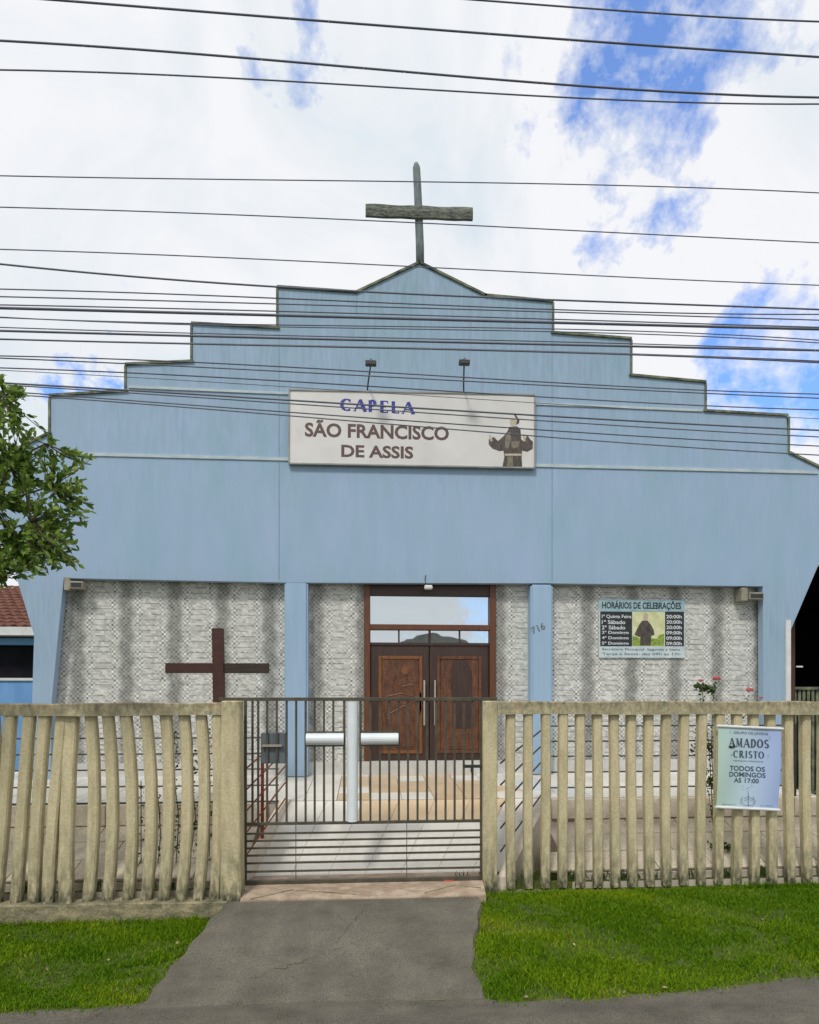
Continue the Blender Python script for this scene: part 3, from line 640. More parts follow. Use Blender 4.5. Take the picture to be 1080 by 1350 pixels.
MB().prism([(bx0_, 5.35), (pk, 7.8), (bx1_, 5.35), (bx1_, 4.6), (bx0_, 4.6)], 25.7, 25.9).build('gable_wall', M['blue'], chapel)

# ---------------------------------------------------------------- crosses
cr_ = thing('rooftop_cross', 'weathered grey timber cross standing on the peak of the parapet', 'cross', (at(553, 348, YP)[0], YP+.1, at(553, 348, YP)[1]))
YC = YP+.06
pts = [(554.5, 352), (554, 320), (552.5, 280), (551, 245), (549.5, 218), (549, 212)]
mb = MB(); mb.tube([(at(px, py, YC)[0], YC+.05, at(px, py, YC)[1]) for px, py in pts], [.068, .068, .066, .064, .062, .035], 10)
mb.build('upright', M['oldwood'], cr_, smooth=True)
a0, a1, b0, b1 = at(482, 271, YC), at(482, 287, YC), at(623, 276, YC), at(622, 292, YC)
mb = MB(); n = 12
for k in range(n+1):
    t_ = k/n; zt = a0[1]+(b0[1]-a0[1])*t_+.008*math.sin(k*1.3); zb2 = a1[1]+(b1[1]-a1[1])*t_+.005*math.sin(k*1.7+1); x = a0[0]+(b0[0]-a0[0])*t_
    mb.v += [(x, YC-.05, zb2), (x, YC-.065, (zt+zb2)/2), (x, YC-.04, zt), (x, YC+.0, zt), (x, YC+.0, zb2)]
for k in range(n):
    for j in range(5): mb.f.append((k*5+j, (k+1)*5+j, (k+1)*5+(j+1) % 5, k*5+(j+1) % 5))
mb.f += [(0, 1, 2, 3, 4), tuple(n*5+j for j in range(5))[::-1]]
mb.build('crossbeam', M['oldwood_b'], cr_)
for dz in (-.04, .04):
    pass
gc = thing('timber_cross', 'dark brown timber cross standing in front of the mosaic wall behind the fence', 'cross', (at(288, 1000, 8.9)[0], 8.9, 1.05))
YK = 8.9
a, b = at(279.5, 828, YK), at(296, 915, YK)
MB().prism([at(279, 828, YK), at(293.5, 828, YK), (at(298, 915, YK)[0], 1.0), (at(282.5, 915, YK)[0], 1.0)], YK, YK+.10).build('upright', M['crosswood'], gc, bevel=.006)
a, b = at(217, 874, YK), at(354, 887.5, YK)
xa, xb = at(278.5, 880, YK)[0], at(297, 880, YK)[0]
MB().box(a[0], xa+.025, YK+.02, YK+.09, b[1], a[1]).build('crossbeam', M['crosswood'], gc, bevel=.005)
MB().box(xb-.02, b[0], YK+.02, YK+.09, b[1], a[1]).build('crossbeam', M['crossdark'], gc, bevel=.005)

# ---------------------------------------------------------------- name sign with spotlights
YS = YP-.06
sp = [at(381.5, 514, YS), at(705, 520.5, YS), at(705, 617, YS), at(381, 611, YS)]
sg = thing('name_sign', 'long white name sign with a robed figure printed on it, on the parapet', 'sign', (sp[3][0], YS, sp[3][1]))
MB().prism(sp, YS, YS+.04).build('sign_board', M['banner_white'], sg)
mb = MB()
for i in range(4):
    p, q = sp[i], sp[(i+1) % 4]; mb.bar((p[0], YS+.01, p[1]), (q[0], YS+.01, q[1]), .022, .05)
mb.build('sign_edge', M['rooftin'], sg)
YI = YS-.0016
x0, z1 = at(450, 525.5, YI); x1, z0 = at(546, 544, YI)
serif('lettering', 'CAPELA', x0, x1, z0+.0, z1+.0, YI, M['ink_blue'], sg, tilt=-.02); HV[0] = 1.2
x0, z1 = at(402, 555, YI); x1, z0 = at(592, 581, YI)
text('lettering', 'SÃO FRANCISCO', x0, x1, z0, z1+.03, YI, M['ink_brown'], sg, bold=.031)
x0, z1 = at(450, 586, YI); x1, z0 = at(545, 605, YI)
text('lettering', 'DE ASSIS', x0, x1, z0, z1, YI, M['ink_brown'], sg, bold=.031)
def prt(name, zpts, off, sc_, Y, m_, parent):
    me_ = MB(); pl = [at(px/sc_+off[0], py/sc_+off[1], Y) for px, py in zpts]
    me_.prism(pl, Y, Y+.0006); return me_.build(name, m_, parent)
o_ = (630, 535); sc_ = 12.7
prt('printed_robe', [(415, 1020), (745, 1020), (735, 860), (745, 750), (830, 770), (920, 720), (925, 600), (880, 560), (830, 490), (770, 600), (730, 560), (715, 380), (650, 340), (530, 350), (500, 420), (440, 500), (340, 590), (270, 520), (185, 560), (185, 650), (250, 720), (370, 760), (430, 750), (445, 850)], o_, sc_, YI, M['robe'], sg)
prt('printed_sleeve', [(460, 480), (540, 430), (560, 560), (510, 720), (450, 700)], o_, sc_, YI-.001, M['robe2'], sg)
prt('printed_hood', [(560, 600), (700, 590), (680, 680), (620, 715), (570, 690)], o_, sc_, YI-.001, M['robe2'], sg)
prt('printed_belt', [(455, 800), (735, 800), (730, 835), (450, 835)], o_, sc_, YI-.001, M['skin_print'], sg)
prt('printed_skirt_fold', [(500, 850), (590, 850), (590, 1015), (490, 1015)], o_, sc_, YI-.001, M['robe2'], sg)
prt('printed_face', [(535, 250), (560, 215), (620, 215), (645, 260), (630, 320), (580, 335), (540, 310)], o_, sc_, YI-.001, M['skin_print'], sg)
prt('printed_hair', [(590, 130), (640, 150), (700, 240), (690, 290), (640, 320), (655, 240), (625, 180)], o_, sc_, YI-.0014, M['robe'], sg)
prt('printed_hand', [(185, 500), (205, 480), (235, 520), (245, 600), (215, 590)], o_, sc_, YI-.0014, M['skin_print'], sg)
prt('printed_hand', [(750, 500), (790, 470), (800, 520), (800, 605), (770, 580)], o_, sc_, YI-.0014, M['skin_print'], sg)
for (tx, ty, bx_, by_, lab) in ((489, 480, 484, 516, 'small dark spotlight on a leaning rod above the CAPELA lettering'), (612, 479, 612, 518, 'small dark spotlight on an upright rod above the right half of the name sign')):
    a, b = at(tx, ty, YP-.5), at(bx_, by_, YS)
    sp_ = thing('spotlight', lab, 'spotlight', (b[0], YS, b[1]), 'spotlights above the name sign')
    MB().tube([(b[0], YS+.03, b[1]-.02), (b[0]+(a[0]-b[0])*.3, YS-.08, b[1]+.1), (a[0], YP-.5, a[1])], .012, 8).build('rod', M['metal'], sp_)
    MB().box(a[0]-.085, a[0]+.085, YP-.56, YP-.48, a[1]-.035, a[1]+.035).build('lamp_head', M['metal'], sp_, bevel=.008)
    MB().box(a[0]-.07, a[0]+.07, YP-.479, YP-.474, a[1]-.025, a[1]+.025).build('lens', M['rooftin'], sp_)
    MB().tube([(a[0]-.04, YP-.52, a[1]+.03), (a[0]+.005, YP-.52, a[1]+.075), (a[0]+.05, YP-.52, a[1]+.03)], .006, 6).build('bracket', M['metal'], sp_)

# lights under the porch
a = at(565, 774, YP-.04)
pl_ = thing('porch_light', 'small pale light fitting hanging over the middle of the doorway', 'lamp', (a[0], YP, a[1]))
MB().box(a[0]-.065, a[0]+.065, YP-.07, YP+.02, a[1]-.035, a[1]+.03).build('lamp_body', M['white'], pl_, bevel=.012)
MB().tube([(a[0]-.03, YP-.02, a[1]+.03), (a[0]-.06, YP-.03, a[1]+.12), (a[0]-.04, YP-.005, a[1]+.2)], .006, 6).build('cable', M['metal'], pl_)
for (px0, px1, py0, py1, lab) in ((84, 110, 761, 778, 'beige floodlight box at the left top corner of the mosaic wall'), (978, 1006, 775, 792, 'beige floodlight box at the right top corner of the mosaic wall')):
    Yb = YP-.03; a, b = at(px0, py1, Yb), at(px1, py0, Yb)
    t_ = thing('floodlight', lab, 'floodlight', (a[0], Yb, a[1]), 'floodlights in the porch corners')
    xm = a[0]+(b[0]-a[0])*.3; zt = b[1]
    MB().box(a[0], xm, Yb, Yb+.22, a[1], zt).build('bracket', M['fixture'], t_, bevel=.006)
    MB().box(xm+.01, b[0], Yb-.03, Yb+.12, a[1]+.02, a[1]+.14).build('lamp_body', M['fixture'], t_, bevel=.008)
    MB().box(xm+.03, b[0]-.02, Yb-.036, Yb-.029, a[1]+.045, a[1]+.115).build('lens', M['metal'], t_)

# ---------------------------------------------------------------- timetable board
YB = YW-.03
def bx(px0, py0, px1, py1, Y=YB): a = at(px0, py1, Y); b = at(px1, py0, Y); return a[0], b[0], a[1], b[1]
x0, x1, z0, z1 = bx(790, 791.5, 903, 867)
tt = thing('timetable_board', 'printed board of service hours with a robed figure in its middle on the mosaic wall', 'notice board', (x0, YB, z0))
MB().box(x0, x1, YB, YB+.022, z0, z1).build('board', M['print_foot'], tt)
def pan(name, p, m_, lay=1):
    x0, x1, z0, z1 = bx(*p); MB().box(x0, x1, YB-.001*lay, YB-.001*lay+.0008, z0, z1).build(name, M[m_], tt)
pan('header_band', (790, 791.5, 903, 806), 'print_sky'); pan('black_column', (791.5, 806.5, 833.5, 852), 'ink_black'); pan('black_column', (877, 806.5, 902, 852), 'ink_black')
pan('picture_field', (834, 806.5, 876.5, 852), 'print_sun')
x0, x1, z0, z1 = bx(794, 794, 898, 803.5)
text('lettering', 'HORÁRIOS DE CELEBRAÇÕES', x0, x1, z0-.01, z1+.02, YB-.003, M['ink_black'], tt, bold=.03)
rowsL = ['1ª Quinta Feira', '1º Sábado', '2º Sábado', '2º Domingo', '4º Domingo', '5º Domingo']
for k, s_ in enumerate(rowsL):
    py = 813 + k*7.1
    wdt = {0: 39, 1: 31, 2: 31}.get(k, 35.5)
    x0, x1, z0, z1 = bx(793.5, py-2.4, 793.5+wdt, py+2.6); text('lettering', s_, x0, x1, z0, z1, YB-.003, M['ink_white'], tt, bold=.02)
    x0, x1, z0, z1 = bx(878.5, py-2.3, 899, py+2.3); text('lettering', ['20:00h', '20:00h', '20:00h', '09:00h', '09:00h', '09:00h'][k], x0, x1, z0, z1, YB-.003, M['ink_white'], tt, bold=.02)
for py, s_ in ((856.5, 'Secretaria Paroquial: Segunda a Sexta'), (862.5, 'Terça a Sexta: das 09h às 17h')):
    x0, x1, z0, z1 = bx(794, py-1.7, 897, py+1.7); text('lettering', s_, x0, x1, z0, z1, YB-.003, M['ink_dark'], tt)
o_ = (770, 780); sc_ = 7.2
prt('printed_bushes', [(460, 515), (760, 515), (762, 400), (720, 410), (690, 450), (640, 440), (560, 460), (500, 430), (462, 420)], o_, sc_, YB-.002, M['print_green'], tt)
prt('printed_robe', [(535, 512), (635, 512), (640, 420), (670, 410), (665, 370), (640, 320), (605, 275), (555, 275), (520, 320), (480, 410), (520, 430), (535, 430)], o_, sc_, YB-.003, M['robe'], tt)
prt('printed_face', [(560, 262), (565, 215), (590, 200), (612, 220), (610, 262), (585, 275)], o_, sc_, YB-.004, M['skin_print'], tt)

# ---------------------------------------------------------------- fences
def ctr(p): return p
def slat_mesh(xt, xm, xb, Y, zt, zb, wd, dp, seed=0):
    """one cast slat, bowed through three measured points; chamfered front"""
    r_ = random.Random(seed); mb = MB(); n = 9
    sec = [(-wd/2, dp), (-wd/2, .016), (-wd/2+.016, 0), (wd/2-.016, 0), (wd/2, .016), (wd/2, dp)]
    for k in range(n+1):
        t_ = k/n; z = zb+(zt-zb)*t_
        x = xb*(1-t_)*(1-2*t_) + 4*xm*t_*(1-t_) + xt*t_*(2*t_-1)
        dy = .02*math.sin(t_*3.1+seed)+r_.uniform(-.002, .002); ww = 1+.03*math.sin(k*1.9+seed)
        for a_, b_ in sec: mb.v.append((x+a_*ww, Y+b_+dy, z))
    m_ = len(sec)
    for k in range(n):
        for j in range(m_): mb.f.append((k*m_+j, k*m_+(j+1) % m_, (k+1)*m_+(j+1) % m_, (k+1)*m_+j))
    mb.f += [tuple(range(m_))[::-1], tuple(n*m_+j for j in range(m_))]
    return mb
def fz(py, Y, px=480): return at(px, py, Y)[1]
lf = thing('concrete_fence', 'cream concrete fence of bowed slats to the left of the gate', 'fence', (-3.5, YL, .03))
zt_, zb2_ = fz(944, YL), fz(1192, YL)
SL = [(-14, -16, -38), (11, 0, -12), (36, 26, 15), (56, 47, 40), (78, 68, 60), (90, 85, 85), (116, 120, 112), (140, 145, 137), (164, 172, 164), (190, 198, 189), (216, 221, 213), (240, 245, 236), (263, 267, 259), (285, 286, 281)]
for k, (a, b, c) in enumerate(SL):
    xa = at(a, 945, YL)[0]; xm = at(b, 1065, YL)[0]; xc = at(c, 1190, YL)[0]
    slat_mesh(xa, xm, xc, YL+.02, zt_+.01, zb2_, .115 if k not in (5,) else .14, .085, k).build('slat', M['concrete_fence'], lf)
for k in range(8):
    xx = at(-38, 1190, YL)[0]-.2-k*.215; slat_mesh(xx, xx-.01, xx-.02, YL+.02, zt_+.01, zb2_, .115, .085, k+30).build('slat', M['concrete_fence'], lf)
xe = at(294, 935, YL)[0]
def rail(name, xa, xb, Y0, Y1, zf0, zf1, zh0, zh1, m_, parent, n=30):
    mb = MB()
    for k in range(n+1):
        t_ = k/n; x = xa+(xb-xa)*t_; w1 = .005*math.sin(x*4.1)+random.uniform(-.003, .003); w2 = .005*math.sin(x*3.1+1)
        zlo = zf0+(zf1-zf0)*t_+w2; zhi = zh0+(zh1-zh0)*t_+w1
        mb.v += [(x, Y0+w2*.6, zlo), (x, Y0+.004, zhi-.012), (x, Y0+.016, zhi), (x, Y1, zhi), (x, Y1, zlo)]
    for k in range(n):
        for j in range(5): mb.f.append((k*5+j, (k+1)*5+j, (k+1)*5+(j+1) % 5, k*5+(j+1) % 5))
    mb.f += [(0, 1, 2, 3, 4), tuple(n*5+j for j in range(5))[::-1]]
    return mb.build(name, m_, parent)
zl = at(0, 945, YL)[1]; zr_ = at(290, 943, YL)[1]
rail('top_rail', -5.9, xe, YL-.012, YL+.13, zl, zr_, at(0, 929, YL)[1], at(290, 926, YL)[1], M['rail_concrete'], lf)
rail('base_rail', -5.9, at(300, 1190, YL)[0], YL-.05, YL+.16, 0, 0, at(0, 1192, YL)[1], at(290, 1187, YL)[1], M['curb_concrete'], lf)
xp0, xp1 = at(292, 930, YL)[0], at(316, 930, YL)[0]
q0, q1 = at(291, 1180, YL)[0], at(318, 1180, YL)[0]
zt2 = at(300, 924, YL)[1]
mb = MB(); mb.add([(q0, YL-.03, 0), (q1, YL-.03, 0), (q1+.01, YL+.18, 0), (q0, YL+.18, 0), (xp0, YL-.03, zt2), (xp1, YL-.03, zt2), (xp1+.01, YL+.18, zt2), (xp0, YL+.18, zt2)],
                  [(0, 3, 2, 1), (4, 5, 6, 7), (0, 1, 5, 4), (1, 2, 6, 5), (2, 3, 7, 6), (3, 0, 4, 7)])
mb.build('post', M['concrete_fence'], lf, bevel=.012)
rf = thing('concrete_fence', 'cream concrete fence of straight slats to the right of the gate', 'fence', (3, YR, .17))
zt_, zb2_ = fz(941, YR), fz(1178, YR)
RS = [675, 698, 721, 744, 767, 790, 813, 836, 859, 882, 905, 928, 951.5, 975, 998, 1021, 1045, 1068, 1092, 1117, 1142, 1167]
for k, px in enumerate(RS):
    j = random.uniform(-.008, .008); xa = at(px, 945, YR)[0]; xc = at(px+.5, 1170, YR)[0]
    slat_mesh(xa, (xa+xc)/2+j, xc, YR+.02, zt_+.01, zb2_, .105, .085, k*.7).build('slat', M['concrete_fence'], rf)
xe2 = at(1185, 945, YR)[0]; x5 = at(655, 935, YR)[0]
rail('top_rail', x5-.01, xe2, YR-.012, YR+.13, at(656, 942, YR)[1], at(1185, 942, YR)[1], at(656, 925, YR)[1], at(1185, 924.5, YR)[1], M['rail_concrete'], rf)
rail('base_rail', x5-.01, xe2, YR-.03, YR+.16, 0, 0, at(656, 1177, YR)[1], at(1185, 1170, YR)[1], M['curb_concrete'], rf)
MB().box(at(636.5, 930, YR)[0], x5, YR-.04, YR+.17, .05, at(645, 924, YR)[1]).build('post', M['concrete_fence'], rf, bevel=.01)
MB().box(xe2, xe2+.16, YR-.04, YR+.17, .05, at(1185, 922, YR)[1]).build('post', M['concrete_fence'], rf, bevel=.01)

# ---------------------------------------------------------------- sliding gate
gt = thing('sliding_gate', 'dark iron bar gate with a white tube cross across the driveway', 'gate', (0, YG, .3))
def gx(px): return at(px, 1000, YG)[0]
def gz(py): return at(480, py, YG)[1]
MB().box(at(288, 921, YG-.05)[0], gx(655), YG-.03, YG+.02, gz(924), gz(919.5)).build('top_bar', M['gatemetal'], gt, bevel=.003)
MB().box(gx(322), gx(635.5), YG-.02, YG+.02, gz(1163), gz(1158)).build('bottom_bar', M['gatemetal'], gt, bevel=.003)
MB().box(gx(322), gx(635.5), YG-.02, YG+.02, gz(1086), gz(1082.5)).build('middle_bar', M['gatemetal'], gt, bevel=.003)
for a, b in ((322, 325.5), (633, 636.5)):
    MB().box(gx(a), gx(b), YG-.018, YG+.018, gz(1158.3), gz(924.2)).build('side_bar', M['gatemetal'], gt)
GB = [333, 340.5, 352.3, 365, 378, 390.6, 403, 415, 427.3, 439.5, 488.5, 501, 513.3, 526, 538, 550.6, 563, 575, 587.5, 599.5, 611.5, 623]
for px in GB:
    top_ = 924.2; bot_ = 1082.2
    w_ = .012
    if 403 < px < 456:
        segs = [(top_, 964), (983.5, bot_)]
    elif 474 < px < 525: segs = [(top_, 964), (983.5, bot_)]
    else: segs = [(top_, bot_)]
    mb = MB()
    for s0, s1 in segs: mb.box(gx(px)-w_, gx(px)+w_, YG-.012, YG+.012, gz(s1), gz(s0))
    mb.build('bar', M['gatemetal'], gt)
for px in (454, 475.5):
    MB().box(gx(px)-.014, gx(px)+.014, YG-.015, YG+.015, gz(1082.2), gz(924.2)).build('bar', M['gatemetal'], gt)
for py in (1097, 1106.5, 1116, 1125.5, 1135.5, 1146.5):
    MB().box(gx(325.7), gx(632.8), YG-.011, YG+.011, gz(py+1.2), gz(py-1.2)).build('cross_rod', M['gatemetal'], gt)
for px in (390, 536.5):
    MB().box(gx(px)-.004, gx(px)+.004, YG+.012, YG+.018, gz(1158), gz(1086)).build('tie_rod', M['gatemetal'], gt)
for a, b in ((403, 454), (476, 526)):
    for py in (965, 983):
        MB().box(gx(a), gx(b), YG-.013, YG+.013, gz(py+1), gz(py-1)).build('frame_strip', M['gatemetal'], gt)
wc = MB().tube([(gx(464.8), YG-.02, gz(1082)), (gx(464.8), YG-.02, gz(925.5))], .063, 20).build('white_cross_upright', M['pvc'], gt, smooth=False)
MB().tube([(gx(404), YG-.02, gz(974)), (gx(453.3), YG-.02, gz(974))], .067, 20).build('white_cross_arm', M['pvc'], gt)
MB().tube([(gx(476), YG-.02, gz(974)), (gx(525), YG-.02, gz(974))], .067, 20).build('white_cross_arm', M['pvc'], gt)
mb = MB().box(gx(612), gx(634), YG-.05, YG-.02, gz(1013), gz(1009)); mb.box(gx(620), gx(623), YG-.05, YG-.02, gz(1019), gz(1013))
mb.build('bolt', M['metal'], gt, bevel=.003)
for px, m_ in ((332, 'gatemetal'), (592, 'red')):
    mb = MB(); x, z = gx(px), gz(1164)
    mb.tube([(x-.035, YG-.012, z), (x-.035, YG+.012, z)], .022, 12); mb.tube([(x+.035, YG-.012, z), (x+.035, YG+.012, z)], .022, 12); mb.box(x-.06, x+.06, YG-.03, YG-.014, z-.004, z+.02)
    mb.build('roller', M[m_], gt)
MB().box(gx(318), gx(637), YG-.01, YG+.01, gz(1167.5), gz(1166)).build('track', M['fixture'], gt)
# letter box on the gate
x0, x1, z0, z1 = gx(343.5), gx(376), gz(1006), gz(966)
lb = thing('letter_box', 'grey metal letter box fixed on the bars at the left of the gate', 'letter box', (x0, YG+.03, z0))
m_lb = mat('grey_sheet_metal', (.075, .095, .11), (.13, .155, .175), 5, rough=.45, bump=.05)
MB().box(x0, x1, YG+.02, YG+.14, z0, z1).build('box_body', m_lb, lb, bevel=.006)
MB().box(x0+.02, x1-.03, YG-.03, YG+.016, gz(984), gz(981)).build('slot_flap', M['fixture'], lb, bevel=.003)

# ---------------------------------------------------------------- railings
def railing(label, segs_z, path, m_, posts, r=.011):
    t_ = thing('railing', label, 'railing', (path[0][0], path[0][1], .9), 'iron railings of the porch and ramp')
    for (za, zb) in segs_z:
        MB().tube([(path[0][0], path[0][1], za), (path[1][0], path[1][1], zb)], r, 6).build('rail', M[m_], t_)
    for p in posts: MB().box(p[0]-.018, p[0]+.018, p[1]-.018, p[1]+.018, p[2], p[3]).build('post', M[p[4]], t_)
zz = [2.055, 1.845, 1.635, 1.415, 1.20]
railing('dark iron railing along the porch edge behind the right fence', [(z, z) for z in zz], ((XR0+.08, YT-.03), (6.1, YT-.03)), 'metal', [(XR0+.08, YT-.03, 1.04, 2.08, 'metal'), (3.95, YT-.03, 1.04, 2.08, 'metal'), (6.1, YT-.03, 1.04, 2.08, 'metal')])
railing('dark iron railing along the porch edge behind the left fence', [(z-.14, z-.14) for z in zz], ((-6.0, YT-.03), (XL0-.15, YT-.03)), 'metal', [(-6.0, YT-.03, 1.04, 1.95, 'metal'), (-3.9, YT-.03, 1.04, 1.95, 'metal')])
nz = [1.67, 1.41, 1.15, .89, .61]
railing('dark sloping railing along the right side of the ramp', list(zip(nz, zz)), ((A1.x+.06, 7.46), (XR0+.06, YT-.06)), 'metal', [])
railing('rusty red sloping railing along the left side of the ramp', [(a-.1, b-.1) for a, b in zip(nz, zz)], ((A0.x-.04, 7.46), (XL0-.06, YT-.06)), 'rust', [(at(346, 1060, 8.0)[0], 8.0, .6, 1.72, 'rust')], r=.010)

# ---------------------------------------------------------------- poster on the fence
YQ = YR-.05
c4 = [at(947, 957, YQ), at(1030, 961, YQ), at(1025.5, 1068, YQ), at(944.5, 1064, YQ)]
ps = thing('hanging_poster', 'green and blue poster reading AMADOS CRISTO hung on the right fence', 'poster', (c4[3][0], YQ, c4[3][1]))
mb = MB(); n = 14
for j in range(n+1):
    for i in range(n+1):
        u, v = i/n, j/n
        x = (c4[0][0]*(1-u)+c4[1][0]*u)*(1-v)+(c4[3][0]*(1-u)+c4[2][0]*u)*v; z = (c4[0][1]*(1-u)+c4[1][1]*u)*(1-v)+(c4[3][1]*(1-u)+c4[2][1]*u)*v
        mb.v.append((x, YQ, z))
for j in range(n):
    for i in range(n): mb.f.append((j*(n+1)+i, (j+1)*(n+1)+i, (j+1)*(n+1)+i+1, j*(n+1)+i+1))
def ripple(me_, dy=0):
    for v in me_.vertices:
        u = (v.co.x-c4[3][0])/(c4[1][0]-c4[3][0]); w_ = (c4[0][1]-v.co.z)/(c4[0][1]-c4[2][1])
        v.co.y += -.016*math.sin(math.pi*min(max(w_, 0), 1))*math.sin(u*7+w_*2)-.006*math.sin(u*15)*math.sin(math.pi*min(max(w_, 0), 1)) + dy
sheet = mb.build('poster_sheet', banner_mat(c4[3][0], c4[1][0]), ps, smooth=True); ripple(sheet.data)
slp = (c4[1][1]-c4[0][1])/(c4[1][0]-c4[0][0])
def ptx(s_, px0, py0, px1, py1, ser=False, bold=.0, m_='ink_dark'):
    a, b = at(px0, py1, YQ), at(px1, py0, YQ)
    o = serif('lettering', s_, a[0], b[0], a[1], b[1], YQ-.004, M[m_], ps) if ser else text('lettering', s_, a[0], b[0], a[1], b[1], YQ-.004, M[m_], ps, bold=bold)
    me_ = o.data
    for v in me_.vertices: v.co.z += slp*(v.co.x-(a[0]+b[0])/2)
    ripple(me_)
ptx('GRUPO DE JOVENS', 967, 965, 1013, 969.5)
ptx('AMADOS', 961, 974, 1014, 985.5, True)
ptx('CRISTO', 967, 990, 1008, 999.5, True)
ptx('PAROQUIA S. FRANCISCO', 967, 1002.5, 1007, 1005)
ptx('TODOS OS', 961.5, 1010, 1009, 1017, bold=.02); ptx('DOMINGOS', 961, 1018, 1009.5, 1025, bold=.02); ptx('AS 17:00', 968, 1026, 1001, 1032.5, bold=.02)
ptx('@grupojovem', 952, 1059.5, 971, 1061.5); ptx('(41) 99716', 1002, 1061.5, 1019, 1063.5)
mb = MB()
def pp(px, py): a = at(px, py, YQ-.006); return (a[0], YQ-.02, a[1])
for pts in ([(978, 1050), (976, 1056), (980, 1061), (986, 1062), (992, 1061), (995, 1056), (992, 1050)], [(986, 1044), (986, 1063)], [(980, 1053), (986, 1050), (993, 1054)], [(984, 1040), (987, 1038)], [(979, 1036), (980, 1037)], [(990, 1035), (991, 1037)], [(962, 964), (963, 966)], [(1014, 971), (1015, 973)], [(963, 995), (965, 995)], [(1011, 996), (1013, 996)]):
    MB().tube([pp(*p) for p in pts], .003, 5).build('printed_stroke', M['ink_dark'], ps)
prt('printed_mark', [(961, 985.5), (963, 983), (966, 984), (968, 981), (970, 983), (969, 985.5), (964, 986.5)], (0, 0), 1, YQ-.019, M['ink_black'], ps)
for (a, b) in ((c4[0], c4[1]), (c4[3], c4[2])):
    MB().tube([(a[0]-.02, YQ-.004, a[1]), (b[0]+.02, YQ-.004, b[1])], .017, 10).build('rod', M['white'], ps)

# ---------------------------------------------------------------- cables over the street
W = [  # y at photo x = 0, 380, 720, 1080; radius mm; distance
 ((-40, -27, -2, 20), 9, 6.2), ((-6, 24, 50, 75), 11, 6.2), ((45, 73, 102, 121), 11, 6.2), ((92, 107, 127, 137), 8, 6.2),
 ((225, 231, 236, 248), 6, 6.4), ((273, 286, 302, 320), 6, 6.4), ((323, 338, 355, 371), 6, 6.4), ((348, 379, 395, 408), 10, 6.5),
 ((376, 389, 403, 410), 7, 6.5), ((391, 401, 411, 422), 7, 6.5), ((397, 406, 416, 427), 7, 6.5), ((406, 416, 425, 434), 15, 6.5), ((414, 424, 429, 444), 6, 6.5),
 ((418, 431, 437, 452), 6, 6.5), ((427, 438, 446, 457), 6, 6.5), ((436, 446, 454, 462), 12, 6.5), ((443, 451, 459, 472), 7, 6.5), ((447, 456, 464, 478), 9, 6.5),
 ((465, 480, 500, 516), 7, 6.6), ((472, 490, 508, 525), 7, 6.6), ((481, 499, 520, 537), 7, 6.6), ((488, 510, 532, 552), 4, 6.6),
 ((501, 524, 545, 564), 10, 6.6), ((507, 532, 555, 576), 7, 6.6), ((512, 540, 564, 585), 7, 6.6), ((519, 548, 576, 600), 7, 6.6)]
ordn = 'first second third fourth fifth sixth seventh eighth ninth tenth eleventh twelfth thirteenth fourteenth fifteenth sixteenth seventeenth eighteenth nineteenth twentieth twenty-first twenty-second twenty-third twenty-fourth twenty-fifth lowest'.split()
for k, (yv, r_, Y) in enumerate(W):
    X4 = [at(px, py, Y) for px, py in zip((0, 380, 720, 1080), yv)]
    cx = np.array([p[0] for p in X4]); cz = np.array([p[1] for p in X4])
    c2 = np.polyfit(cx, cz, 3 if abs(yv[0]) < 1e9 else 2)
    c1 = np.polyfit(cx, cz, 2)
    pts = []
    x_lo, x_hi = cx[0], cx[-1]; dlo = np.polyval(np.polyder(c2), x_lo); dhi = np.polyval(np.polyder(c2), x_hi)
    for x in np.concatenate([np.linspace(-22, x_lo-.5, 12), np.linspace(x_lo, x_hi, 28), np.linspace(x_hi+.5, 24, 12)]):
        if x < x_lo: z = np.polyval(c2, x_lo)+dlo*(x-x_lo)+.004*(x-x_lo)**2
        elif x > x_hi: z = np.polyval(c2, x_hi)+dhi*(x-x_hi)+.004*(x-x_hi)**2
        else: z = np.polyval(c2, x)
        pts.append((x, Y + (.0 if k % 2 else .06), float(z)))
    o = MB().tube(pts, r_/1000*.88, 6).build('overhead_cable', M['cable'], smooth=True)
    thick = 'thick ' if r_ >= 10 else ('slender ' if r_ <= 6 else '')
    where = 'crossing open sky' if k < 7 else ('crossing the top of the parapet' if k < 18 else 'near the name sign')
    tag(o, f'{thick}black overhead cable, {ordn[k]}{"" if k == 25 else " from the top"}, {where}', 'cable', 'overhead cables along the street')

# ---------------------------------------------------------------- neighbour house on the left
nb = thing('neighbour_house', 'neighbouring house with red clay tile roof and bright blue wall left of the chapel', 'house', (-12, 15, 0))
YN = 15.0; ze = at(20, 836, YN)[1]; xE = at(62, 836, YN)[0]
MB().box(-20, xE, YN+.3, YN+.5, 0, at(20, 897, YN)[1]).build('wall', M['cyan_wall'], nb)
MB().box(-20, xE, YN+.26, YN+.5, at(20, 897, YN)[1]+.001, at(20, 893.5, YN)[1]).build('window_sill', M['white'], nb)
wd_ = MB().box(-20, xE-.1, YN+.45, YN+.5, at(20, 893.5, YN)[1]+.001, at(20, 849, YN)[1]).build('window', M['black'], nb)
MB().box(xE-.1, xE+.05, YN+.3, YN+.5, at(20, 893, YN)[1], at(20, 849, YN)[1]).build('window_frame', M['white'], nb)
MB().box(-20, xE+.05, YN+.28, YN+.5, at(20, 848.8, YN)[1], at(20, 840, YN)[1]).build('lintel', M['cyan_wall'], nb)
MB().box(-20, xE+.3, YN-.08, YN+.02, ze-.03, ze+.16).build('fascia_board', M['white'], nb)
MB().box(-20, xE+.3, YN+.02, YN+.3, ze-.03, ze+.0).build('eave_lining', M['white'], nb)
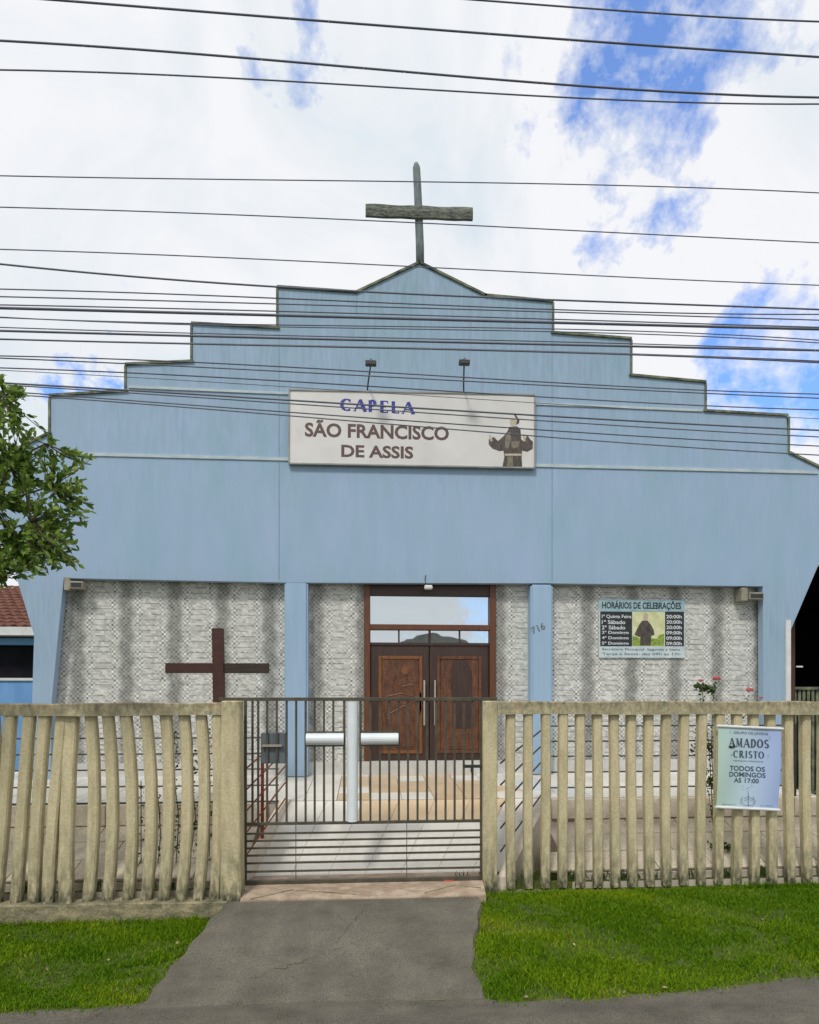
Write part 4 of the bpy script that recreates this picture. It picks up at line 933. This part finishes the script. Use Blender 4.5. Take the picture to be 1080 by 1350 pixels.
MB().box(xE-.2, xE, YN+.5, 24, 0, ze).build('wall', M['cyan_wall'], nb)
mb = MB(); zr1 = ze+1.75; dr = 5.0; cols = 48; x_0 = -18.0; wt = (xE+.35-x_0)/cols; R_ = 14
for r_ in range(R_):
    for c_ in range(cols):
        x = x_0+c_*wt; y0, y1 = YN-.05+dr*r_/R_, YN-.05+dr*(r_+1.12)/R_
        z0, z1 = ze+.17+(zr1-ze)*r_/R_, ze+.17+(zr1-ze)*(r_+1.12)/R_-.05; j = random.uniform(-.01, .01)
        base = len(mb.v)
        for (y, z, ex) in ((y0, z0, .0), (y1, z1, 0)):
            for a in range(5):
                t_ = a/4; mb.v.append((x+t_*wt*.98, y+j, z+.045*math.sin(math.pi*t_)+.012))
        for a in range(4): mb.f.append((base+a, base+a+1, base+a+6, base+a+5))
        base = len(mb.v)
        for a in range(5): t_ = a/4; mb.v.append((x+t_*wt*.98, y0+j, z0+.045*math.sin(math.pi*t_)+.012)); mb.v.append((x+t_*wt*.98, y0+j, z0+.045*math.sin(math.pi*t_)-.02))
        for a in range(4): mb.f.append((base+2*a, base+2*a+1, base+2*a+3, base+2*a+2))
tag(mb.build('roof_tiles', M['clay'], nb), kind='stuff')
MB().add([(-18, YN, ze+.15), (xE+.3, YN, ze+.15), (xE+.3, YN+dr, zr1+.12), (-18, YN+dr, zr1+.12), (-18, YN+2*dr, ze+.1), (xE+.3, YN+2*dr, ze+.1)], [(0, 1, 2, 3), (3, 2, 5, 4)]).build('roof_deck', M['clay'], nb)

# ---------------------------------------------------------------- covered side passage on the right
sh = thing('side_shelter', 'dark covered passage beside the right end of the chapel', 'shelter', (8, YP+.4, 0))
xs0 = bx1_+.08; zR = at(1079, 746, YP+.35)[1]
MB().box(xs0, 14, 17.8, 18, 0, zR+.1).build('back_wall', M['black'], sh)  # walls, roof and floor near-black: the passage's shade is in their colour
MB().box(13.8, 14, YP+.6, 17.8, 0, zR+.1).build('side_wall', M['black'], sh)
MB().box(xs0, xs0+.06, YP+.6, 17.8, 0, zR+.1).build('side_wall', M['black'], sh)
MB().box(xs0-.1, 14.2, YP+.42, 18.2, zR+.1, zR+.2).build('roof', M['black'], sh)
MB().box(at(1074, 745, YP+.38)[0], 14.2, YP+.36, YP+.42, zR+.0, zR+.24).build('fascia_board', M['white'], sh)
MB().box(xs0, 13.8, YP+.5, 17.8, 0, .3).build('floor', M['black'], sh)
a = at(1043.5, 850, YP+.5)[0]
MB().box(a, a+.07, YP+.5, YP+.58, .3, zR+.1).build('post', M['brownpost'], sh)
MB().box(a+.07, a+.19, YP+.46, YP+.475, at(1050, 880, YP+.5)[1], at(1050, 878, YP+.5)[1]).build('latch', M['white'], sh)
MB().box(at(1035.5, 850, YP)[0], at(1041.5, 850, YP)[0], YP-.03, YP-.002, .6, at(1040, 818, YP)[1]).build('white_trim', M['white'], sh)
pg = thing('picket_gate', 'low weathered wooden picket gate at the mouth of the dark side passage', 'gate', (a+.1, YP+.6, .3))
zpt = at(1060, 906, YP+.6)[1]
for k in range(18):
    x = a+.12+k*.085; MB().box(x, x+.05, YP+.6, YP+.62, .35, zpt-.02).build('picket', M['coping'], pg)
for z in (zpt-.045, .7): MB().box(a+.1, a+1.7, YP+.57, YP+.598, z, z+.05).build('rail', M['coping'], pg)

# ---------------------------------------------------------------- house opposite (behind the camera, seen in the transom glass)
oh = thing('opposite_house', 'house with low grey roof across the street, mirrored in the door transom', 'house', (5.4, -30, 0))
MB().box(1.2, 9.8, -38, -30, 0, 5.2).build('wall', M['houseopp'], oh)
MB().add([(x_, y_, z_) for y_ in (-29.2, -39) for x_, z_ in ((.4, 5.1), (3.2, 6.9), (5.6, 7.35), (8.0, 6.9), (10.6, 5.1))],
         [(0, 1, 2, 3, 4), (9, 8, 7, 6, 5), (0, 5, 6, 1), (1, 6, 7, 2), (2, 7, 8, 3), (3, 8, 9, 4), (4, 9, 5, 0)]).build('roof', M['roofgrey'], oh)
for x in (2.2, 7.4): MB().box(x, x+1.6, -29.98, -29.9, 1.4, 2.8).build('window', M['black'], oh)
MB().box(4.9, 5.9, -29.98, -29.9, .05, 2.3).build('door', M['darkwood'], oh)

# ---------------------------------------------------------------- leaves
def leaf_geo(n_, L_, W_, pos, dirv, nrm, fold=.25):
    pass
def leaves_mesh(name, items):
    """items: (pos, direction, side, length, width) -> folded pointed leaves with a tint per leaf"""
    n = len(items); V = np.zeros((n, 8, 3)); 
    P0 = np.array([i[0] for i in items], float); D = np.array([tuple(i[1]) for i in items], float); Sd = np.array([tuple(i[2]) for i in items], float); Ln = np.array([i[3] for i in items])[:, None]; Wd = np.array([i[4] for i in items])[:, None]
    D /= np.linalg.norm(D, axis=1)[:, None]; Sd = Sd-(Sd*D).sum(1)[:, None]*D; Sd /= np.linalg.norm(Sd, axis=1)[:, None]; U = np.cross(D, Sd)
    V[:, 0] = P0; V[:, 1] = P0+D*Ln*.35+Sd*Wd*.5+U*Wd*.15; V[:, 2] = P0+D*Ln*.4-U*Wd*.05; V[:, 3] = P0+D*Ln*.35-Sd*Wd*.5+U*Wd*.15
    V[:, 4] = P0+D*Ln-U*Ln*.12; V[:, 5] = P0+D*Ln*.7-U*(Ln*.04+Wd*.04); V[:, 6] = P0+D*Ln*.7+Sd*Wd*.40-U*Ln*.01; V[:, 7] = P0+D*Ln*.7-Sd*Wd*.40-U*Ln*.01
    me = bpy.data.meshes.new(name); me.vertices.add(n*8); me.vertices.foreach_set('co', V.ravel())
    tri = np.array([[0, 2, 1], [0, 3, 2], [1, 2, 5], [1, 5, 6], [3, 5, 2], [3, 7, 5], [6, 5, 4], [5, 7, 4]]); F_ = (np.arange(n)[:, None, None]*8+tri[None]).reshape(-1)
    m_ = n*8; me.loops.add(m_*3); me.loops.foreach_set('vertex_index', F_.astype(np.int32)); me.polygons.add(m_); me.polygons.foreach_set('loop_start', np.arange(m_, dtype=np.int32)*3)
    me.update(calc_edges=True); me.validate()
    at_ = me.attributes.new('tint', 'FLOAT', 'POINT'); at_.data.foreach_set('value', np.repeat(rng.random(n), 8).astype(np.float32))
    return me
def rv(s=1): return np.array([random.gauss(0, 1), random.gauss(0, 1), random.gauss(0, 1)])*s

# street tree, trunk outside the frame on the left
TY = 6.25
tree = thing('street_tree', 'leafy green tree reaching in from the left edge in front of the chapel', 'tree', (-5.3, 6.35, .02))
def pt(px, py, dy=0): a = at(px, py, TY+dy); return np.array([a[0], TY+dy, a[1]])
troot = np.array([-5.3, 6.35, 0.02]); fork = np.array([-5.25, 6.35, 2.9])
MB().tube([troot, (-5.33, 6.36, 1.2), (-5.28, 6.33, 2.2), fork, (-5.15, 6.3, 4.3), (-5.2, 6.3, 5.4)], [.15, .125, .115, .11, .07, .03], 12).build('trunk', M['bark'], tree, smooth=True)
main = []      # limbs reaching into the picture
for (sx, sz, tip) in ((3.0, 0, (10, 720)), (3.3, 0, (40, 690)), (3.5, 0, (70, 640)), (3.6, 0, (60, 585)), (3.9, 0, (5, 520)), (3.2, 0, (-10, 760)), (3.7, 0, (15, 620))):
    p0 = np.array([-5.22, 6.33, sx]); p3 = pt(*tip, random.uniform(-.25, .25)); mid = (p0+p3)/2+np.array([0, random.uniform(-.15, .15), .12])
    MB().tube([p0, mid, p3], [.035, .02, .007], 7).build('limb', M['bark'], tree, smooth=True); main.append((p0, mid, p3))
tips = [(10, 750), (20, 735), (35, 750), (0, 762), (50, 745), (60, 735), (75, 725), (85, 712), (95, 740), (20, 715), (40, 728), (5, 730), (100, 720), (105, 650), (95, 645), (60, 755), (78, 748), (15, 590), (30, 600), (45, 615), (10, 610), (28, 645), (50, 675), (10, 655), (38, 668), (60, 690), (75, 700), (15, 705), (30, 715), (50, 725), (8, 625), (62, 640), (80, 640), (90, 680), (2, 580), (2, 550), (35, 625), (118, 600), (105, 612), (88, 622), (70, 606), (108, 636), (122, 668), (100, 668), (84, 655), (112, 690), (92, 700), (70, 690), (100, 745), (84, 728), (68, 742), (60, 712), (45, 755), (30, 740),
        (55, 660), (40, 640), (50, 600), (35, 585), (72, 578), (18, 600), (20, 570), (0, 585), (60, 628), (25, 660), (20, 690), (40, 700), (6, 640), (5, 670), (0, 700), (12, 720), (-5, 740), (4, 768), (14, 745), (-12, 690), (-14, 640), (-14, 600),
        (22, 510), (30, 520), (5, 498), (0, 530), (12, 525), (-8, 510), (22, 548), (8, 555), (42, 572), (76, 672), (30, 615)]
items = []; twigs = MB()
for (px, py) in tips:
    for rep in range(6 if px < 60 else 4):
        tip = pt(px+random.uniform(-5, 5), py+random.uniform(-5, 5), random.uniform(-.45, .45))
        best = min((q for l_ in main for q in (l_[1], l_[2], (l_[1]+l_[2])/2)), key=lambda q: np.linalg.norm(q-tip)+(2 if q[0] > tip[0]-.02 else 0))
        d_ = tip-best; ln = np.linalg.norm(d_)
        if ln > .5: best = tip-d_/ln*.4
        bend = (best+tip)/2+np.array([0, 0, -.02])
        twigs.tube([best, bend, tip], [.006, .0045, .002], 4, cap=False)
        d_ = (tip-best)/max(np.linalg.norm(tip-best), .01)
        nl = 9 if rep else 11
        for k in range(nl):
            t_ = .35+.65*k/nl+random.uniform(-.03, .03); base = best+(tip-best)*t_
            dr_ = d_*1.0+rv(.62)+np.array([.1, 0, .12]); items.append((base, dr_, rv(), random.uniform(.05, .09), random.uniform(.028, .044)))
twigs.build('twigs', M['bark'], tree)
# leaves that show largest, one by one
vis = [i for i in items if i[0][0] > at(0, 600, TY)[0]]; random.shuffle(vis)
single = vis[:300]; sid = set(id(i) for i in single); rest = [i for i in items if id(i) not in sid]
lm = [leaves_mesh('leaf', [((0, 0, 0), (0, 0, 1), (1, .2*k, 0), .085, .034+.004*k)]) for k in range(3)]
for m__ in lm: m__.materials.append(M['leaf'])
for i in single:
    dd = Vector(i[1]).normalized(); sd_ = Vector(i[2]); sd_ = (sd_-dd*sd_.dot(dd)).normalized(); uu = dd.cross(sd_)
    o = link('leaf', random.choice(lm), None, tree)
    R3 = Matrix((sd_, -uu, dd)).transposed(); sc = i[3]/.085
    if R3.determinant() < 0: R3 = Matrix((sd_, uu, dd)).transposed()
    o.rotation_mode = 'QUATERNION'; o.rotation_quaternion = R3.to_quaternion(); o.location = i[0]; o.scale = (sc, sc, sc)
# the rest of the crown (left of the frame)
for _ in range(420):
    u = rv(); u /= np.linalg.norm(u); c = np.array([-5.35, 6.3, 4.3])+u*np.array([1.35, 1.35, 1.5])*random.uniform(.35, 1)**.6
    if c[0] > at(-25, 600, TY)[0]: c[0] -= 1.2
    for k in range(12): items_d = rv(); rest.append((c+rv(.10), items_d+u*.8, rv(), random.uniform(.055, .095), random.uniform(.028, .044)))
tag(link('foliage', leaves_mesh('foliage', rest), M['leaf'], tree), kind='stuff')

# rose bush behind the right fence
wd = []
for cxp_ in (1.15, 1.45, 1.9, 2.15, 2.5, 2.8, 3.1, 3.5, 3.9, 4.4, 4.9, -2.3, -3.1, -3.9):
    for _ in range(26):
        b = (cxp_+random.gauss(0, .06), 7.435+random.gauss(0, .012), .25); wd.append((b, (random.gauss(0, .5), random.gauss(0, .2), 1), rv(), random.uniform(.05, .16), random.uniform(.012, .03)))
WEEDS = wd
YO = 7.85
def q3(px, py, dy=0): a = at(px, py, YO+dy); return np.array([a[0], YO+dy, a[1]])
rb = thing('rose_bush', 'thin rose bush with pink flowers rising above the right fence', 'rose bush', tuple(q3(942, 1130)))
stems = [[(944, 1135), (940, 1080), (936, 1000), (930, 940), (925, 908)], [(945, 1135), (943, 1060), (938, 990), (940, 930), (943, 900)], [(946, 1135), (952, 1080), (960, 1010), (975, 950), (988, 916)], [(946, 1135), (935, 1050), (920, 980), (917, 960)], [(975, 950), (992, 935), (1003, 922)]]
mb = MB(); it = []
for s_ in stems:
    P_ = [q3(*p) for p in s_]; mb.tube(P_, [.008, .007, .006, .005, .003][:len(P_)] if len(P_) == 5 else .004, 6)
    for i in range(len(P_)-1):
        for k in range(16 if s_ is not stems[4] else 3):
            b = P_[i]+(P_[i+1]-P_[i])*random.random()
            if s_ is stems[2] and random.random() < .6: continue
            it.append((b+rv(.012), rv()+np.array([0, 0, .2]), rv(), random.uniform(.03, .055), random.uniform(.02, .032)))
mb.build('stem', M['stem'], rb)
for (cx_, cy_, n_, s2) in ((930, 907, 70, .045), (940, 910, 40, .035), (920, 905, 25, .03), (948, 1118, 130, .075), (960, 1122, 60, .05), (938, 1122, 50, .05), (918, 990, 35, .06), (937, 985, 40, .06), (938, 1030, 40, .06), (975, 948, 10, .03)):
    c = q3(cx_, cy_)
    for k in range(n_): it.append((c+rv(s2*.6)*np.array([1, 1, .8 if cy_ < 1100 or cy_ > 1110 else 1]), rv(), rv(), random.uniform(.035, .06), random.uniform(.024, .036)))
tag(link('foliage', leaves_mesh('foliage', it), M['rose_leaf'], rb), kind='stuff')
def flower(c, r_, parent):
    mb = MB()
    for ring, (nn, rr, h) in enumerate(((5, r_, .0), (5, r_*.7, r_*.25), (3, r_*.4, r_*.4))):
        for k in range(nn):
            a = 2*math.pi*k/nn+ring*.6; u = np.array([math.cos(a), math.sin(a), 0]); v = np.array([-math.sin(a), math.cos(a), 0]); b = c+np.array([0, 0, h])
            mb.add([b, b+u*rr*.6+v*rr*.45+[0, 0, rr*.15], b+u*rr+[0, 0, rr*.45], b+u*rr*.6-v*rr*.45+[0, 0, rr*.15]], [(0, 1, 2, 3)])
            mb.add([b+u*rr*.3, b+u*rr*.6+v*rr*.4+[0, 0, rr*.5], b+u*rr*.7+[0, 0, rr*.8], b+u*rr*.6-v*rr*.4+[0, 0, rr*.5]], [(0, 1, 2, 3)])
    mb.build('flower', M['petal'], parent)
for px, py, r_ in ((924, 899, .045), (944.5, 897, .07), (988, 912, .065), (1003, 921, .035)): flower(q3(px, py, random.uniform(-.03, .03)), r_, rb)
tag(link('weeds', leaves_mesh('weeds', WEEDS), M['rose_leaf']), 'dark green weeds growing in the soil strip just behind the fences', 'weeds', None, 'stuff')
# dark climbing shrub behind the left fence
YO = 7.75
ls = thing('climbing_shrub', 'thin dark green climbing shrub behind the left fence near the gate', 'shrub', tuple(q3(250, 1140)))
it = []; mb = MB()
for s_ in ([(232, 1140), (236, 1080), (228, 1010), (230, 965)], [(250, 1140), (258, 1080), (253, 1020), (254, 975)], [(208, 1140), (212, 1100), (209, 1060), (206, 1030)], [(276, 1130), (277, 1040), (276, 985), (275, 960)], [(186, 1140), (186, 1090), (186, 1050), (186, 1030)]):
    P_ = [q3(*p) for p in s_]; mb.tube(P_, .006, 5)
    for i in range(3):
        for k in range(22 if s_[0][0] > 220 else 7):
            b = P_[i]+(P_[i+1]-P_[i])*random.random(); it.append((b+rv(.025), rv(), rv(), random.uniform(.03, .06), random.uniform(.02, .034)))
mb.build('stem', M['stem'], ls); tag(link('foliage', leaves_mesh('foliage', it), M['rose_leaf'], ls), kind='stuff')

# ---------------------------------------------------------------- grass and litter
def blades(name, XY, hmin, hmax, label, wmul=1):
    n = len(XY); XY = np.array(XY); z = np.array([G(x, y) for x, y in XY])
    h = rng.uniform(hmin, hmax, n)*(.75+.5*np.sin(XY[:, 0]*2.3+1)*np.sin(XY[:, 1]*3.1)*.5+.25*rng.random(n)); a = rng.uniform(0, 2*np.pi, n); lean = rng.uniform(.2, 1.1, n)*h
    la = rng.uniform(0, 2*np.pi, n); w_ = rng.uniform(.0025, .0058, n)*wmul
    d = np.stack([np.cos(a), np.sin(a), np.zeros(n)], 1)*w_[:, None]; b = np.stack([XY[:, 0], XY[:, 1], z-.005], 1)
    l_ = np.stack([np.cos(la)*lean, np.sin(la)*lean, h], 1)
    midp = b+l_*np.array([.4, .4, .62]); tipp = b+l_
    V = np.stack([b-d, b+d, midp+d*.8, midp-d*.8, tipp], 1)
    F_ = (np.arange(n)[:, None, None]*5+np.array([[0, 1, 2], [0, 2, 3], [3, 2, 4]])[None]).reshape(-1).astype(np.int32); m_ = n*3
    me = bpy.data.meshes.new(name); me.vertices.add(n*5); me.vertices.foreach_set('co', V.ravel()); me.loops.add(m_*3); me.loops.foreach_set('vertex_index', F_)
    me.polygons.add(m_); me.polygons.foreach_set('loop_start', np.arange(m_, dtype=np.int32)*3); me.update(calc_edges=True)
    patch = .5+.5*np.sin(XY[:, 0]*1.7+.6*np.sin(XY[:, 1]*4))*np.sin(XY[:, 1]*2.1+XY[:, 0]*.5)
    dry = np.clip(np.sin(XY[:, 0]*2.9+1.3)*np.sin(XY[:, 1]*3.7+.4)*1.6-.7, 0, 1); patch = patch*np.clip(1.25-np.clip((XY[:, 0]-2.6)/2.2, 0, 1), .15, 1)*(.7+.3*np.sin(XY[:, 0]*5.1+XY[:, 1]*7)); tn = np.clip(.5*patch+.5*rng.random(n)**1.2+.35*dry*rng.random(n), 0, .99)
    at_ = me.attributes.new('tint', 'FLOAT', 'POINT'); at_.data.foreach_set('value', np.repeat(tn, 5).astype(np.float32))
    o = link(name, me, M['grass']); tag(o, label, 'grass', None, 'stuff'); return o
from mathutils import noise as mnoise
def mathutils_noise(a, b): return mnoise.noise(Vector((a, b, .3)))+.5*mnoise.noise(Vector((a*3, b*3, 2.3)))
def verge(x, y, soft=.04):
    if not (redge(x)+random.gauss(0, soft) < y < (7.0 if x < -1.75 else 7.27)+.0): return False
    a, b = drive_x(min(y, 6.99))
    return not (a-.03+random.gauss(0, soft*.6) < x < b+.03+random.gauss(0, soft*.6))
LFT, RGT = [], []
for _ in range(330000):
    x, y = random.uniform(-5.2, 6.3), random.uniform(4.9, 7.27)
    if verge(x, y) and (mathutils_noise(x*2.2, y*3.0) > -.12 or random.random() < .3): (LFT if x < -.5 else RGT).append((x, y))
blades('grass', LFT, .02, .062, 'short green grass on the verge left of the driveway')
blades('grass', RGT, .02, .064, 'short green grass on the verge right of the driveway')
tall = []
for _ in range(900):
    x = random.choice([random.uniform(.9, 6.2), random.uniform(4.4, 6.2), random.uniform(4.6, 6.2)]); tall.append((x, 7.24+random.gauss(0, .015)))
for _ in range(600): tall.append((random.uniform(-5, -1.8), 6.97+random.gauss(0, .02)))

blades('tall_grass', tall, .05, .11, 'longer grass tufts growing along the foot of the fences', 1.1)
it = []
for _ in range(38):
    x, y = random.uniform(-4.5, 6), random.uniform(5.0, 6.95)
    if random.random() < .75 and not verge(x, y, 0): continue
    it.append(((x, y, G(x, y)+.02+.02*random.random()), (random.gauss(0, 1), random.gauss(0, 1), .1), (random.gauss(0, 1), random.gauss(0, 1), random.gauss(0, .3)), random.uniform(.02, .055), random.uniform(.015, .035)))
tag(link('fallen_leaves', leaves_mesh('fallen_leaves', it), M['deadleaf']), 'dry brown fallen leaves scattered over the grass and driveway', 'leaves', None, 'stuff')

mb = MB()
for _ in range(420):
    x, y = random.uniform(-3.2, 4.6), random.uniform(4.75, 6.9)
    if random.random() < .5: y = redge(x)-abs(random.gauss(0, .06))
    if y < redge(x)-.02: z = G(x, y)+.006
    else:
        a, b = drive_x(y)
        if not a+.02 < x < b-.02: continue
        if random.random() < .5: x = random.choice([a+abs(random.gauss(0, .06)), b-abs(random.gauss(0, .06))])
        z = dh(x, y)
    q_ = random.uniform(.003, .009)*(2 if random.random() < .06 else 1); an = random.uniform(0, 3)
    v_ = [(x+q_*math.cos(an+k*1.57)*random.uniform(.7, 1.3), y+q_*math.sin(an+k*1.57)*random.uniform(.7, 1.3), z-.002) for k in range(4)]
    mb.add(v_+[(x, y, z+q_*.8)], [(0, 1, 4), (1, 2, 4), (2, 3, 4), (3, 0, 4)])
tag(mb.build('grit', M['soil']), 'loose dark grit and pebbles along the edges of the asphalt', 'grit', None, 'stuff')
def crack(p, q, n, wob, sd):
    r_ = random.Random(sd); mb = MB(); last = None
    for k in range(n+1):
        t_ = k/n; x = p[0]+(q[0]-p[0])*t_+r_.uniform(-wob, wob); y = p[1]+(q[1]-p[1])*t_+r_.uniform(-wob, wob); w_ = .0035*(1-abs(2*t_-1))+.001
        z = dh(x, y)+.0035 if y > 5.2 else G(x, y)+.0085
        c_ = [(x-w_, y-w_, z), (x+w_, y+w_, z)]
        if last: mb.add(last+[c_[1], c_[0]], [(0, 1, 2, 3)])
        last = c_
    return mb
st(crack((-1.3, 5.35), (.35, 6.3), 26, .035, 1).build('crack', M['soil']), 'thin crack across the driveway')
st(crack((-.35, 5.9), (.1, 6.9), 16, .03, 2).build('crack', M['soil']), 'thin crack running up the driveway to the gate')
